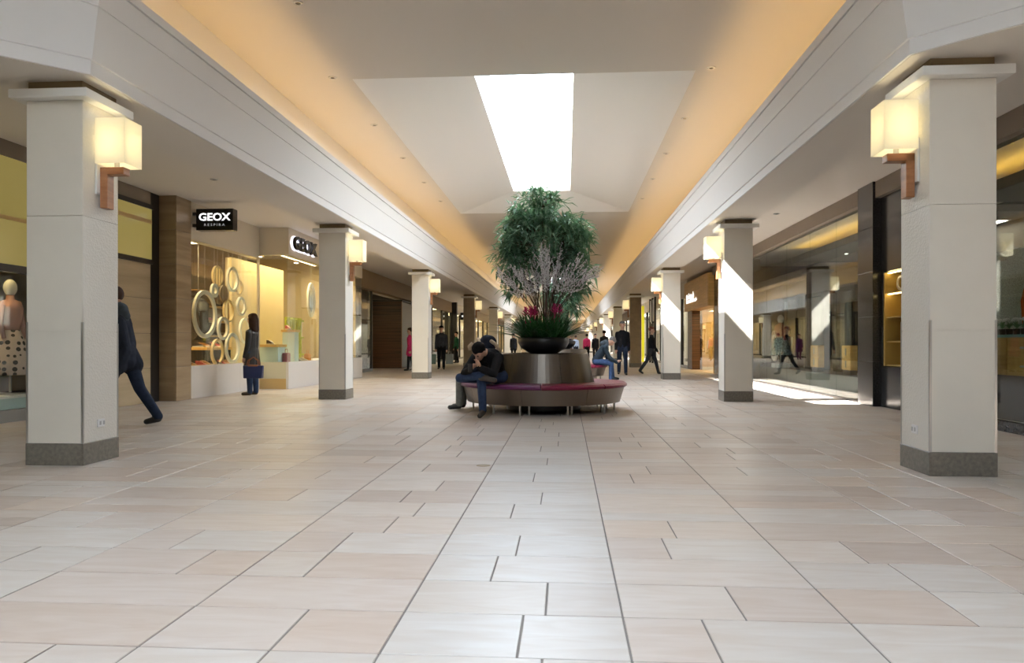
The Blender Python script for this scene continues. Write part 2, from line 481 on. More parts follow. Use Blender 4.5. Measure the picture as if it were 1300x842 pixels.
# aisle ceilings
for n, (a, b) in enumerate(((-12.5, -4.7), (3.4, 10.0))):
    struct(B(a, b, YN, YF, 3.78, 3.88).build('ceiling', soff_m, origin=(0, 0, 0)))
# end walls
struct(B(-13, 10.5, YF, YF + .2, -.1, 7).build('wall_far', wall_p))
struct(B(-13, 10.5, YN - .2, YN, -.1, 7).build('wall_near', wall_p))
struct(B(-12.6, -12.4, YN, YF, 0, 3.8).build('wall_left', shop_wall))
struct(B(9.4, 9.6, YN, YF, 0, 3.8).build('wall_right', shop_grey))

# ------------------------------------------------------------------ columns
def make_column(m_panel, m_tex):
    t = thing('column', '', 'column', (0, 0, 0))
    B(-.245, .245, -.245, .245, 0, 3.16).build('core', m_panel, t)
    B(-.262, .262, -.262, .262, 0, .19).build('base', granite, t, bevel=.004)
    zs = [.19, 1.16, 2.16, 3.158]
    for a, b in zip(zs, zs[1:]):
        z0, z1 = a + .002, b - .002
        B(-.252, .252, -.255, -.245, z0, z1).build('panel', m_panel, t)
        B(-.252, .252, .245, .255, z0, z1).build('panel', m_panel, t)
        B(.245, .255, -.252, .252, z0, z1).build('panel', m_tex, t)
        B(-.255, -.245, -.252, .252, z0, z1).build('panel', m_tex, t)
    for sx in (-1, 1):
        for sy in (-1, 1):
            g = MB()
            g.box(*sorted((sx * .2555, sx * .258)), *sorted((sy * .24, sy * .2585)), .19, 1.24)
            g.box(*sorted((sx * .24, sx * .2585)), *sorted((sy * .2555, sy * .258)), .19, 1.24)
            g.build('corner_guard', steel, t)
    B(-.35, .35, -.35, .35, 3.16, 3.235).build('cap', white_slab, t, bevel=.004)
    B(-.245, .245, -.245, .245, 3.235, 3.328).build('neck', neck_m, t)
    return t
col_a = make_column(cream, creamtex)
stone_c = mat('column_brown_stone', (.27, .20, .115), .4, noise=(6, .12))
col_b = make_column(stone_c, stone_c)
COLY = [6.43, 14.15, 22.75, 34.25, 45.75, 57.25, 68.75, 80.25, 91.75, 103.2]
def make_sconce():
    """built for a column face that looks to +x, wall plane at x=0"""
    t = thing('wall_sconce', '', 'wall lamp', (0, 0, 0))
    B(0, .02, -.09, .09, 2.38, 2.74).build('back_plate', white_p, t, bevel=.003)
    ar = MB(); ar.box(.02, .09, -.05, .05, 2.26, 2.62); ar.build('bracket', WOOD_A, t, bevel=.004)
    B(.02, .24, -.05, .05, 2.56, 2.625).build('arm', WOOD_A, t, bevel=.004)
    MB().tube([(.15, 0, 2.625), (.15, 0, 2.70)], .022, 10).build('lamp_holder', steel, t)
    sh = MB(); a, b, c, d, z0, z1, e = .03, .30, -.135, .135, 2.64, 3.04, .006
    sh.box(a, a + e, c, d, z0, z1).box(b - e, b, c, d, z0, z1).box(a + e, b - e, c, c + e, z0, z1).box(a + e, b - e, d - e, d, z0, z1)
    sh.build('shade', SHADE, t)
    MB().sphere((.15, 0, 2.76), .045, 12, 8, (1, 1, 1.3)).build('bulb', mat('bulb_glow', (.9, .9, .9), .5, emit=(1, .86, .56), es=7), t, smooth=True)
    return t
sconce0 = make_sconce()
first = {'a': True, 'b': True, 's': True}
SIDE_NAME = {'left': 'shoe shop', 'right': 'dark glass shop'}
for side, xc in (('left', -4.41), ('right', 3.145)):
    for i, y in enumerate(COLY):
        kind = 'b' if i == 3 else 'a'
        src = col_b if kind == 'b' else col_a
        o = src if first[kind] else copy_tree(src); first[kind] = False
        o.location = (xc, y, 0)
        tag(o, '%s, %s from the court in the %s row' % ('brown stone column with dark neck and white cap' if kind == 'b' else 'cream panelled square column with grey base and white cap', ORD[i], SIDE_NAME[side]), 'column', 'columns of the %s row' % SIDE_NAME[side])
        if i == 0:      # power outlet near the foot, on the inner face
            sg = 1 if side == 'left' else -1
            xf = xc + sg * .257
            ot = thing('power_outlet', 'small white power outlet low on the first column of the %s row' % SIDE_NAME[side], 'outlet', (xf, y - .02, .30))
            B(*sorted((xf, xf + sg * .008)), y - .06, y + .04, .31, .38).build('cover_plate', white_p, ot, bevel=.002)
            for q in (-.035, .015):
                B(*sorted((xf + sg * .008, xf + sg * .0095)), y + q, y + q + .025, .328, .362).build('socket', mat('socket_grey', (.45, .45, .45), .5), ot)
        s = sconce0 if first['s'] else copy_tree(sconce0); first['s'] = False
        s.location = (xc + (.256 if side == 'left' else -.256), y, 0)
        s.rotation_euler.z = 0 if side == 'left' else math.pi
        tag(s, 'lit square glass wall lamp on the %s column of the %s row' % (ORD[i], SIDE_NAME[side]), 'wall lamp', 'wall lamps of the %s row' % SIDE_NAME[side])
        if i < 7:
            ld = bpy.data.lights.new('sconce_glow', 'POINT'); ld.energy = 1.6 * SCONCE_E; ld.color = (1, .84, .52); ld.shadow_soft_size = .05
            lo = bpy.data.objects.new('sconce_glow', ld); COL.objects.link(lo); lo.parent = s; lo.location = (.15, 0, 2.88)

# ------------------------------------------------------------------ ceiling downlights
dl0 = None
def downlight(x, y, z, label, group):
    global dl0
    if dl0 is None:
        dl0 = thing('downlight', '', 'downlight', (0, 0, 0))
        MB().lathe([(.035, -.012), (.06, -.012), (.066, 0), (.035, 0), (.035, -.012)], 0, 0, 20).build('trim_ring', steel, dl0)
        MB().lathe([(0, -.004), (.035, -.004), (.035, 0), (0, 0)], 0, 0, 20).build('lens', mat('lens_dark', (.05, .05, .05), .2), dl0)
        o = dl0
    else: o = copy_tree(dl0)
    o.location = (x, y, z); tag(o, label, 'downlight', group)
for i, y in enumerate((8.8, 11.3, 13.8, 16.3, 18.8, 21.3)):
    downlight(-3.58 if i else -3.21, y, ZC, 'small recessed downlight in the ceiling between skylight and %s cornice' % 'shoe shop', 'downlights of the ceiling margin by the shoe shop')
    downlight(2.16, y, ZC, 'small recessed downlight in the ceiling between skylight and dark glass shop cornice', 'downlights of the ceiling margin by the dark glass shop')
for y in (9.5, 16, 19): downlight(4.4, y, 3.78, 'small recessed downlight in the low aisle ceiling before the dark glass shop', 'downlights of the aisle by the dark glass shop')
for y in (9.2, 12, 18): downlight(-5.8, y, 3.78, 'small recessed downlight in the low aisle ceiling before the shoe shop', 'downlights of the aisle by the shoe shop')
fb = MB(); fb.lathe([(0, .003), (.055, .003), (.062, 0), (.062, -.004), (0, -.004)], -.71, 6.44, 28)
tag(fb.build('floor_outlet', mat('brass', (.30, .22, .12), .35, .8), origin=(-.71, 6.44, 0)), 'small round brass floor outlet cover set in the tiles', 'floor outlet')

# ------------------------------------------------------------------ shopfronts
def panes(par, x, ys_, z0, z1, m, t=.012):
    for a, b in zip(ys_, ys_[1:]): B(x - t / 2, x + t / 2, a + .004, b - .004, z0, z1).build('glass_pane', m, par)
def slabs(par, x0, x1, y0, y1, z0, z1, nz, m, face, ny=1, name='stone_panel', g=.003):
    """a wall of separate panels; face = which coordinate side carries them"""
    B(x0 + .01, x1 - .01, y0 + .01, y1 - .01, z0, z1).build('core', grout if m in (STONE_B, STONE_L) else dark, par)
    for k in range(nz):
        a, b = z0 + (z1 - z0) * k / nz + g, z0 + (z1 - z0) * (k + 1) / nz - g
        if 'x' in face:
            for q in range(ny):
                c, d = y0 + (y1 - y0) * q / ny + g, y0 + (y1 - y0) * (q + 1) / ny - g
                xs = (x1 - .02, x1) if '+x' in face else (x0, x0 + .02)
                B(*xs, c, d, a, b).build(name, m, par, bevel=.002)
        if '-y' in face: B(x0 + g, x1 - g - .02, y0, y0 + .02, a, b).build(name, m, par, bevel=.002)
        if 'z' in face: pass
def light_panel(x0, x1, y0, y1, z, m, label):
    t = thing('ceiling_lamp', label, 'ceiling lamp', ((x0 + x1) / 2, (y0 + y1) / 2, z), 'ceiling lamps inside the shops')
    B(x0, x1, y0, y1, z - .02, z - .012).build('diffuser', m, t)
    f = MB(); f.box(x0 - .03, x1 + .03, y0 - .03, y0, z - .025, z).box(x0 - .03, x1 + .03, y1, y1 + .03, z - .025, z).box(x0 - .03, x0, y0, y1, z - .025, z).box(x1, x1 + .03, y0, y1, z - .025, z)
    f.box(x0, x1, y0, y1, z - .012, z); f.build('frame', steel, t)
def partition(side, y, x0, x1, m=shop_wall, h=3.78): struct(B(x0, x1, y - .06, y + .06, 0, h).build('wall_' + side, m))

# --- left, clothing shop with a lit olive glass band
trans_m = mat('olive_backlit_glass', (.42, .36, .13), .12, emit=(.62, .50, .14), es=.22)  # own glow stands in for shop light shining through the glass
t = thing('shopfront', 'clothing shop front with olive glass band over a display window', 'shopfront', (-7.5, 6, 0))
B(-7.56, -7.44, -2, 10.6, 0, .16).build('plinth', shop_grey, t)
panes(t, -7.5, [-2, 1, 4, 7, 8.9, 10.6], .16, 2.02, GLASS)
for a, b in ((-2, 4), (4, 8.9), (8.9, 10.6)): B(-7.52, -7.46, a + .01, b - .01, 2.12, 3.56).build('backlit_panel', trans_m, t)
B(-7.56, -7.43, -2, 10.6, 2.02, 2.12).build('transom_bar', dark, t)
B(-7.56, -7.44, -2, 10.6, 3.56, 3.775).build('bulkhead', fascia_b, t)
for y in (-2, 4, 10.56): B(-7.55, -7.45, y, y + .06, .16, 3.56).build('mullion', dark, t)
B(-7.458, -7.44, -2, 10.6, 2.72, 2.77).build('trim_strip', gold_b, t)
struct(B(-8.7, -8.6, -2, 10.6, 0, 3.78).build('wall_left', mat('shop_wall_olive', (.30, .27, .16), .7)))
light_panel(-8.3, -7.9, 8.6, 10.4, 2.9, lit_w, 'ceiling lamp over the dotted dress in the clothing shop window')
pl = thing('display_plinth', 'pale blue display plinth under the dotted dress', 'plinth', (-8.0, 9.7, 0))
B(-8.4, -7.65, 9.0, 10.56, 0, .30).build('plinth_body', mat('plinth_blue', (.45, .60, .62), .4), pl)
B(-8.4, -7.63, 8.98, 10.58, .30, .33).build('plinth_top', white_p, pl)
B(-7.9, -7.66, 9.02, 9.62, .33, .62).build('step_block', dark, pl)
def dots_mat():
    m = mat('polka_dot_cloth', (.62, .50, .45), .8); nt = m.node_tree; N = nt.nodes.new
    tc = N('ShaderNodeTexCoord'); v = N('ShaderNodeTexVoronoi'); v.inputs['Scale'].default_value = 11; v.inputs['Randomness'].default_value = .25
    nt.links.new(tc.outputs['Object'], v.inputs['Vector'])
    g = N('ShaderNodeMath'); g.operation = 'GREATER_THAN'; g.inputs[1].default_value = .36; nt.links.new(v.outputs['Distance'], g.inputs[0])
    x = N('ShaderNodeMix'); x.data_type = 'RGBA'; x.inputs['A'].default_value = (.02, .015, .02, 1); x.inputs['B'].default_value = (.66, .52, .47, 1)
    nt.links.new(g.outputs[0], x.inputs['Factor']); nt.links.new(x.outputs['Result'], nt.nodes['Principled BSDF'].inputs['Base Color'])
    return m
def mannequin(x, y, z, label, top, skirt, h=1.0):
    t = thing('mannequin', label, 'mannequin', (x, y, z))
    MB().lathe([(0, z), (.15, z), (.15, z + .02), (.02, z + .03), (.015, z + .55), (0, z + .55)], x, y, 20).build('stand', steel, t)
    k = h
    MB().lathe([(.0, z + .28 * k), (.27, z + .28 * k), (.25, z + .5 * k), (.19, z + .75 * k), (.125, z + .92 * k), (.0, z + .92 * k)], x, y, 24).build('skirt', skirt, t, smooth=True)
    MB().lathe([(0, z + .90 * k), (.122, z + .92 * k), (.15, z + 1.12 * k), (.165, z + 1.22 * k), (.13, z + 1.33 * k), (.055, z + 1.36 * k), (.05, z + 1.42 * k), (0, z + 1.42 * k)], x, y, 24).build('bodice', top, t, smooth=True)
    MB().sphere((x, y, z + 1.53 * k), .10, 14, 10, (.85, .95, 1.2)).build('head', mat('mannequin_white', (.7, .66, .6), .4), t, smooth=True)
    for s in (-1, 1): MB().tube([(x, y + s * .16, z + 1.27 * k), (x + .02, y + s * .22, z + 1.02 * k), (x + .06, y + s * .2, z + .8 * k)], [.045, .038, .028], 8).build('arm', top, t, smooth=True)
    return t
dm = dots_mat()
mannequin(-7.95, 10.2, .33, 'mannequin in a pale dress with black dots in the clothing shop window', mat('pink_cloth', (.50, .26, .22), .8), dm)

# --- left, pale stone pier with a backlit panel over it
t = thing('stone_pier', 'pale travertine pier under a backlit olive panel beside the dark post', 'pier', (-7.5, 11.8, 0))
slabs(t, -7.75, -7.42, 10.66, 12.92, 0, 2.48, 4, STONE_L, '+x-y', 2)
B(-7.52, -7.40, 10.66, 12.92, 2.56, 3.46).build('backlit_panel', trans_m, t)
for z in (2.48, 3.46): B(-7.56, -7.38, 10.62, 12.95, z, z + .08).build('panel_frame', dark, t)
B(-7.7, -7.42, 10.66, 12.92, 3.54, 3.775).build('bulkhead', fascia_b, t)
B(-7.41, -7.395, 10.66, 12.92, 3.20, 3.27).build('trim_strip', gold_b, t)
tag(B(-7.8, -7.44, 12.95, 13.24, 0, 3.78).build('corner_post', dark, bevel=.004), 'dark bronze post between the pale pier and brown pilaster', 'post')
t = thing('stone_pilaster', 'brown travertine pilaster beside the shoe shop window', 'pilaster', (-7.4, 13.5, 0))
slabs(t, -7.65, -7.12, 13.245, 13.80, 0, 3.78, 6, STONE_B, '+x-y')

# --- left, shoe shop
t = thing('shopfront', 'cream shoe shop front with stepped window bays and white plinths', 'shopfront', (-7.0, 18, 0))
XS, X2, YA, YB, YC_ = -7.15, -6.45, 13.80, 17.05, 23.4
for a, b in ((YA, 14.9), (14.9, 16.0), (16.0, YB)): B(XS - .06, XS, a + .002, b - .002, 0, .63).build('plinth_panel', plinth_w, t)
for a, b in ((YB, 19.2), (19.2, 21.3), (21.3, YC_)): B(X2 - .06, X2, a + .002, b - .002, 0, .63).build('plinth_panel', plinth_w, t)
B(XS, X2 - .06, YB, YB + .06, .0, .24).build('base_board', gold_b, t)
B(XS, X2 - .06, YB + .002, YB + .055, .245, .63).build('plinth_panel', mat('plinth_cream', (.66, .62, .46), .5), t)
B(XS - .2, XS, YA, YB, 3.06, 3.775).build('fascia', fascia_c, t)
B(XS, X2, YB, YB + .2, 3.14, 3.775).build('fascia', fascia_c, t)
B(X2 - .2, X2, YB + .2, YC_, 3.14, 3.775).build('fascia', fascia_c, t)
panes(t, XS - .03, [YA, 14.0, 15.62, YB], .63, 3.06, GLASS)
panes(t, X2 - .03, [YB, 18.7, 20.3, 21.9, YC_], .63, 3.14, GLASS)
B(XS, X2 - .04, YB + .024, YB + .036, .63, 3.14).build('glass_pane', GLASS, t)
B(XS - .05, XS, YB - .03, YB + .02, .63, 3.06).build('mullion', fascia_c, t)
struct(B(-10.0, -9.9, YA, YC_, 0, 3.78).build('wall_left', mat('shop_wall_brown', (.22, .13, .07), .6)))
partition('left', 13.74, -10, -7.66); partition('left', 23.52, -10, -6.7)
# raised display floor, back panels, lamps
tag(B(-8.4, XS - .07, YA + .01, YB, 0, .60).build('display_platform', plinth_w), 'low display platform behind the first shoe shop window', 'platform')
tag(B(-7.9, X2 - .07, YB + .07, YC_ - .05, 0, .60).build('display_platform', plinth_w), 'low display platform in the projecting shoe shop bay', 'platform')
tag(B(-8.42, -8.36, 18.0, 20.4, 0, 3.2).build('back_panel', mat('panel_cream', (.70, .60, .40), .6)), 'cream upright panel behind the ring sculpture', 'panel')
tag(B(-7.92, -7.86, YB + .1, 20.4, .60, 3.1).build('back_panel', shop_wall), 'warm beige upright panel behind the shoes in the projecting bay', 'panel')
light_panel(-9.6, -8.0, 14.0, 16.8, 3.4, lit_w, 'large ceiling lamp above the shoe shop ring sculpture')
light_panel(-7.8, -6.8, 17.6, 22.8, 3.5, lit_w, 'long ceiling lamp in the projecting shoe shop bay')
for k, (px, py, xx) in enumerate(((258, 306, -7.45), (299, 317, -7.45), (330, 326, -7.40), (376, 334, -6.75))):
    p = onx(px, py, xx)
    t2 = thing('spotlight', 'small square spotlight in the shoe shop window head', 'spotlight', (p.x, p.y, p.z), 'spotlights in the shoe shop window heads')
    B(p.x - .07, p.x + .07, p.y - .09, p.y + .09, p.z, p.z + .05).build('housing', mat('lamp_housing', (.25, .16, .10), .5), t2)
    MB().lathe([(0, p.z - .004), (.05, p.z - .004), (.05, p.z), (0, p.z)], p.x, p.y, 14).build('lens', mat('spot_lens', (.9, .9, .9), .5, emit=(1, .95, .85), es=25), t2)
    MB().tube([(p.x, p.y, p.z + .05), (p.x, p.y, 3.78)], .008, 6).build('stem', dark, t2)
# ring sculpture hanging in the window
rs = thing('ring_sculpture', 'cluster of cream and gold rings hanging in the shoe shop window', 'sculpture', (-7.45, 15, .62))
ring_w = mat('ring_cream', (.86, .84, .76), .4); ring_g = mat('ring_gold', (.66, .50, .24), .4)
RX = -7.42
for k, (px, py, d, th, m, dd) in enumerate(((260, 399, .99, .085, ring_w, 0), (272, 369, .30, .085, ring_w, .02), (276, 351, .46, .035, ring_g, -.06), (295, 355, .56, .06, ring_w, -.03), (306, 389, .44, .055, ring_w, 0),
                                         (283, 417, .50, .06, ring_w, .02), (295, 442, .68, .07, ring_w, 0), (276, 447, .56, .05, ring_g, -.06), (311, 420, .60, .05, ring_w, -.05), (313, 455, .30, .045, ring_w, .01), (290, 395, .5, .035, ring_g, -.08), (303, 365, .36, .03, ring_g, -.06))):
    p = onx(px, py, RX + dd)
    r = MB().ring((p.x, p.y, p.z), d / 2, d / 2 - th, .05, 'x').build('ring', m, rs, smooth=False)
    if k == 2:
        for q in (-.12, 0, .12): B(p.x - .015, p.x + .015, p.y + q - .025, p.y + q + .025, p.z - .19, p.z + .19).build('slat', m, r)
    MB().tube([(p.x, p.y, p.z + d / 2), (p.x, p.y, 3.1)], .003, 4).build('wire', steel, rs)
disc_m = mat('disc_bronze', (.18, .11, .06), .4, noise=(12, .4))
for k, (px, py, d) in enumerate(((284, 373, .38), (243, 412, .62))):
    p = onx(px, py, RX - .12)
    MB().ring((p.x, p.y, p.z), d / 2, .004, .03, 'x').build('disc', disc_m, rs)
# shelving and goods behind the rings
sh = thing('shoe_shelf', 'brown wall shelving with shoes at the back of the shoe shop', 'shelf', (-9.6, 20.1, 0))
B(-9.88, -9.84, 18.8, 22.4, .3, 2.9).build('back_board', WOOD_D, sh)
for z in (.45, .85, 1.25, 1.65, 2.05, 2.45): B(-9.84, -9.5, 18.8, 22.4, z, z + .03).build('shelf_board', WOOD_O, sh)
rng = random.Random(5)
def shoe(x, y, z, c, label, rot=0):
    t = thing('shoe', label, 'shoe', (0, 0, 0), 'shoes on show in the shoe shop')
    MB().add([(0, -.035, 0), (.24, -.045, 0), (.28, 0, 0), (.24, .045, 0), (0, .035, 0), (0, -.03, .025), (.24, -.04, .02), (.28, 0, .02), (.24, .04, .02), (0, .03, .025)],
             [(4, 3, 2, 1, 0), (5, 6, 7, 8, 9), (0, 1, 6, 5), (1, 2, 7, 6), (2, 3, 8, 7), (3, 4, 9, 8), (4, 0, 5, 9)]).build('sole', shoe_sole, t)
    MB().add([(0, -.03, .025), (.23, -.04, .02), (.27, 0, .02), (.23, .04, .02), (0, .03, .025), (0, -.025, .11), (.09, -.03, .10), (.22, -.02, .05), (.22, .02, .05), (.09, .03, .10), (0, .025, .11)],
             [(0, 1, 7, 6), (0, 6, 5), (1, 2, 7), (2, 8, 7), (2, 3, 8), (3, 4, 9, 8), (4, 10, 9), (4, 0, 5, 10), (5, 6, 9, 10), (6, 7, 8, 9)]).build('upper', c, t)
    t.location = (x, y, z); t.rotation_euler.z = rot
    return t
shoe_sole = mat('shoe_sole', (.5, .45, .38), .6)
SHC = [mat('shoe_tan', (.35, .18, .07), .4), mat('shoe_dark', (.03, .02, .02), .35), mat('shoe_red', (.35, .04, .03), .35), mat('shoe_cream', (.6, .55, .45), .5)]
CN = ['tan', 'black', 'red', 'cream']
for z in (.48, .88, 1.28, 1.68, 2.08):
    for k in range(8):
        c = rng.randrange(4); shoe(-9.80, 18.95 + k * .43, z, SHC[c], '%s shoe on the brown shelving behind the rings' % CN[c], .1 * rng.uniform(-1, 1))
for k in range(9):
    c = rng.randrange(4); shoe(-7.68 + rng.uniform(0, .1), 13.95 + k * .32, .60, SHC[c], '%s shoe on the platform below the rings' % CN[c], rng.uniform(-.8, .8))
ct = thing('display_bench', 'low brown display bench with shoes behind the rings', 'bench', (-8.1, 16.3, .6))
B(-8.3, -7.75, 15.7, 16.95, .92, .98).build('bench_top', WOOD_O, ct)
for y in (15.75, 16.85): B(-8.28, -7.77, y, y + .05, .60, .92).build('leg', dark, ct)
for k in range(4):
    c = (1, 0, 1, 2)[k]; shoe(-8.15, 15.85 + k * .28, .98, SHC[c], '%s shoe on the low brown display bench' % CN[c], .2)
ck = thing('hanging_coat', 'dark coat hanging behind the large ring', 'coat', (-8.6, 17.0, 1.1))
MB().lathe([(0, 1.15), (.25, 1.15), (.22, 1.7), (.24, 2.0), (.10, 2.12), (0, 2.14)], -8.6, 17.0, 18).build('coat_body', mat('coat_black', (.02, .02, .025), .8), ck, smooth=True)
MB().tube([(-8.6, 17.0, 2.13), (-8.6, 17.0, 3.775)], .006, 5).build('hanger_wire', steel, ck)
for s in (-1, 1): MB().tube([(-8.6, 17.0 + s * .18, 1.98), (-8.58, 17.0 + s * .30, 1.6), (-8.55, 17.0 + s * .31, 1.3)], [.07, .06, .05], 8).build('sleeve', MATS['coat_black'], ck)
# second bay: pedestal, lime rack, oval mirrors, bags
def pedestal(x, y, w, h, c, label):
    t = thing('pedestal', label, 'pedestal', (x, y, .6))
    B(x - w / 2, x + w / 2, y - w / 2, y + w / 2, .60, .60 + h).build('pedestal_body', c, t)
    B(x - w / 2 - .03, x + w / 2 + .03, y - w / 2 - .03, y + w / 2 + .03, .60 + h, .66 + h).build('pedestal_top', WOOD_O, t)
paleblue = mat('pale_blue_paint', (.60, .72, .68), .4)
pedestal(-7.02, 17.5, .46, .38, paleblue, 'pale blue pedestal with wooden top in the angled shoe shop window')
shoe(-7.12, 17.45, 1.04, SHC[1], 'black shoe on the pale blue pedestal', -.6)
pedestal(-6.85, 18.25, .30, .75, paleblue, 'taller pale blue pedestal holding a red shoe')
shoe(-6.95, 18.2, 1.41, SHC[2], 'red shoe on the taller pale blue pedestal', -.8)
lm = mat('lime_paint', (.52, .56, .03), .5)
lr = thing('lime_rack', 'lime green slatted display rack in the projecting bay', 'rack', (-6.85, 19.3, .6))
for k in range(7): B(-7.2, -7.16, 18.75 + k * .17, 18.87 + k * .17, .60, 1.75).build('slat', lm, lr)
for z in (.75, 1.2, 1.65): B(-7.16, -7.13, 18.7, 20.0, z, z + .05).build('rail', lm, lr)
om = thing('oval_mirror', 'white-framed oval mirror hanging in the projecting bay', 'mirror', (-7.0, 20.3, 1.8))
p = onx(395, 381, -7.1)
MB().ring((p.x, p.y, p.z), .30, .22, .05, 'x', 1.6).build('frame', ring_w, om); MB().ring((p.x, p.y, p.z), .22, .004, .01, 'x', 1.6).build('mirror_glass', mat('mirror', (.6, .65, .65), .03, 1), om)
MB().tube([(p.x, p.y, p.z + .47), (p.x, p.y, 3.48)], .004, 4).build('wire', steel, om)
def bag(x, y, z, w, h, c, label):
    t = thing('handbag', label, 'handbag', (x, y, z))
    B(x - .06, x + .06, y - w / 2, y + w / 2, z, z + h).build('bag_body', c, t, bevel=.02)
    MB().tube([(x, y - w * .3, z + h - .01), (x, y - w * .25, z + h + .09), (x, y + w * .25, z + h + .09), (x, y + w * .3, z + h - .01)], .008, 6).build('strap', c, t)
bag(-6.72, 17.62, .60, .26, .24, mat('bag_plum', (.22, .05, .07), .4), 'plum handbag beside the pale blue pedestal')
bag(-6.68, 19.0, .60, .22, .20, mat('bag_orange', (.65, .25, .05), .4), 'orange handbag before the lime rack')
bag(-6.70, 20.3, .60, .30, .32, mat('bag_navy', (.03, .04, .09), .4), 'navy handbag past the lime rack')
shoe(-6.95, 18.55, .60, SHC[1], 'black shoe at the foot of the lime rack', .3); shoe(-6.8, 18.75, .60, SHC[3], 'cream shoe at the foot of the lime rack', -.2)

# signs of the shoe shop
bs = thing('blade_sign', 'black hanging sign box with white lit lettering before the shoe shop', 'sign', (-6.68, 13.9, 3.22))
B(-7.06, -6.33, 13.86, 14.06, 3.23, 3.64).build('sign_box', black, bs, bevel=.006)
B(-7.15, -7.0, 13.9, 14.0, 3.30, 3.36).build('wall_arm', dark, bs); B(-7.15, -7.0, 13.9, 14.0, 3.52, 3.58).build('wall_arm', dark, bs)
put_text('GEOX', 'lettering', .20, .004, text_w, (-6.695, 13.855, 3.475), FACE_CAM, bs, .004, 1.12)
put_text('R E S P I R A', 'lettering', .065, .002, mat('sign_text_dim', (.5, .5, .5), .5, emit=(.6, .65, .7), es=.35), (-6.695, 13.857, 3.33), FACE_CAM, bs, 0, 1.2)
ls = thing('shop_sign', 'dark block letters with a white glowing halo on the shoe shop fascia', 'sign', (-6.45, 18.1, 3.3))
p0, p1 = 17.10, 18.80
put_text('GEOX', 'lettering', .42, .03, black, (-6.37, (p0 + p1) / 2, 3.43), FACE_RIGHT, ls, .016, width=1.60)
put_text('GEOX', 'halo', .42, .01, halo, (-6.435, (p0 + p1) / 2, 3.43), FACE_RIGHT, ls, .026, width=1.64)

# --- left, further shops
t = thing('shopfront', 'dark glass shop front with tan bulkhead after the shoe shop', 'shopfront', (-7.5, 28, 0))
panes(t, -7.5, [23.62, 25.3, 26.9, 28.5], .12, 3.1, GLASS_R)
B(-7.56, -7.44, 23.62, 28.5, 0, .12).build('plinth', dgran, t)
for y in (23.62, 26.88, 28.45): B(-7.55, -7.45, y, y + .05, .12, 3.1).build('mullion', dark, t)
B(-7.6, -7.3, 23.62, 37.9, 3.1, 3.775).build('bulkhead', fascia_t, t)
light_panel(-9.2, -8.6, 24.5, 28, 3.2, lit_w, 'ceiling lamp inside the dark glass shop after the shoe shop')
partition('left', 32.1, -12.4, -8.6, shop_dark); partition('left', 28.6, -12.4, -8.9, shop_dark)
wb = thing('wood_clad_kiosk', 'dark walnut plank box projecting after the dark glass front', 'wood cladding', (-7.8, 34, 0))
B(-8.48, -7.16, 32.24, 37.9, 0, 2.9).build('core', dark, wb)
for k in range(14):
    z0, z1 = .02 + k * .207, .02 + (k + 1) * .207 - .004
    B(-8.5, -7.14, 32.21, 32.24, z0, z1).build('plank', WOOD_D, wb)
    if k > 11 or True: B(-7.16, -7.13, 32.24, 32.45, z0, z1).build('plank', WOOD_D, wb)
B(-8.55, -7.10, 32.19, 38, 2.92, 2.98).build('top_trim', dark, wb)
B(-7.155, -7.12, 32.205, 32.235, 0, 2.92).build('corner_trim', mat('corner_brown', (.20, .11, .06), .4), wb)
def generic(side, y0, y1, label, gm, wallm, lm_, fasc, nm=3, z0=.12, z1=3.1):
    sg = -1 if side == 'left' else 1
    x = -7.5 if side == 'left' else 5.3
    t = thing('shopfront', label, 'shopfront', (x, (y0 + y1) / 2, 0))
    ys_ = [y0 + (y1 - y0) * k / nm for k in range(nm + 1)]
    panes(t, x, ys_, z0, z1, gm)
    B(x - .06, x + .06, y0, y1, 0, z0).build('plinth', dgran, t)
    for y in ys_: B(x - .06, x + .06, y - .05, y + .05, z0, z1).build('mullion', dark, t)
    B(x - .1, x + .1, y0, y1, z1, 3.775).build('bulkhead', fasc, t)
    struct(B(*sorted((x + sg * 3.0, x + sg * 3.1)), y0, y1, 0, 3.78).build('wall_' + side, wallm))
    struct(B(*sorted((x + sg * .1, x + sg * 3.0)), y1 - .1, y1, 0, 3.78).build('wall_' + side, wallm))
    light_panel(*sorted((x + sg * .6, x + sg * 1.6)), y0 + .5, y1 - .5, 3.3, lm_, 'ceiling lamp inside the %s' % label.split(' with')[0])
LS = [(38.1, 48.4, 'dark mullioned shop front with tan bulkhead past the walnut box', GLASS_R, shop_dark, fascia_t), (49, 60, 'white-walled shop front with a lit hanging sign', GLASS, wall_p, fascia_c),
      (60.3, 75, 'shop front with cream bulkhead past the hanging sign', GLASS, shop_wall, fascia_c), (75.3, 95, 'far glazed shop front with warm interior in the shoe shop aisle', GLASS, shop_wall, fascia_b), (95.3, 149, 'farthest glazed shop front in the shoe shop aisle', GLASS, wall_p, fascia_c)]
for y0, y1, lab, gm, wm, fm in LS: generic('left', y0, y1, lab, gm, wm, lit_w, fm, max(3, int((y1 - y0) / 3.5)))
tag(B(-7.46, -7.1, 48.5, 48.95, 0, 3.78).build('corner_post', dark), 'tall black post beside the lit hanging sign', 'post')
t = thing('blade_sign', 'black sign box with a row of small white lit letters past the black post', 'sign', (-6.7, 52, 2.75))
B(-7.35, -6.35, 52, 52.2, 2.75, 3.25).build('sign_box', black, t); B(-7.5, -7.35, 52.05, 52.15, 2.95, 3.05).build('wall_arm', dark, t)
for k, hgt in enumerate((.11, .11, .16, .11, .15, .11, .11, .16, .11)):
    B(-7.24 + k * .09, -7.175 + k * .09, 51.985, 52, 2.95, 2.95 + hgt).build('letter', text_w, t)

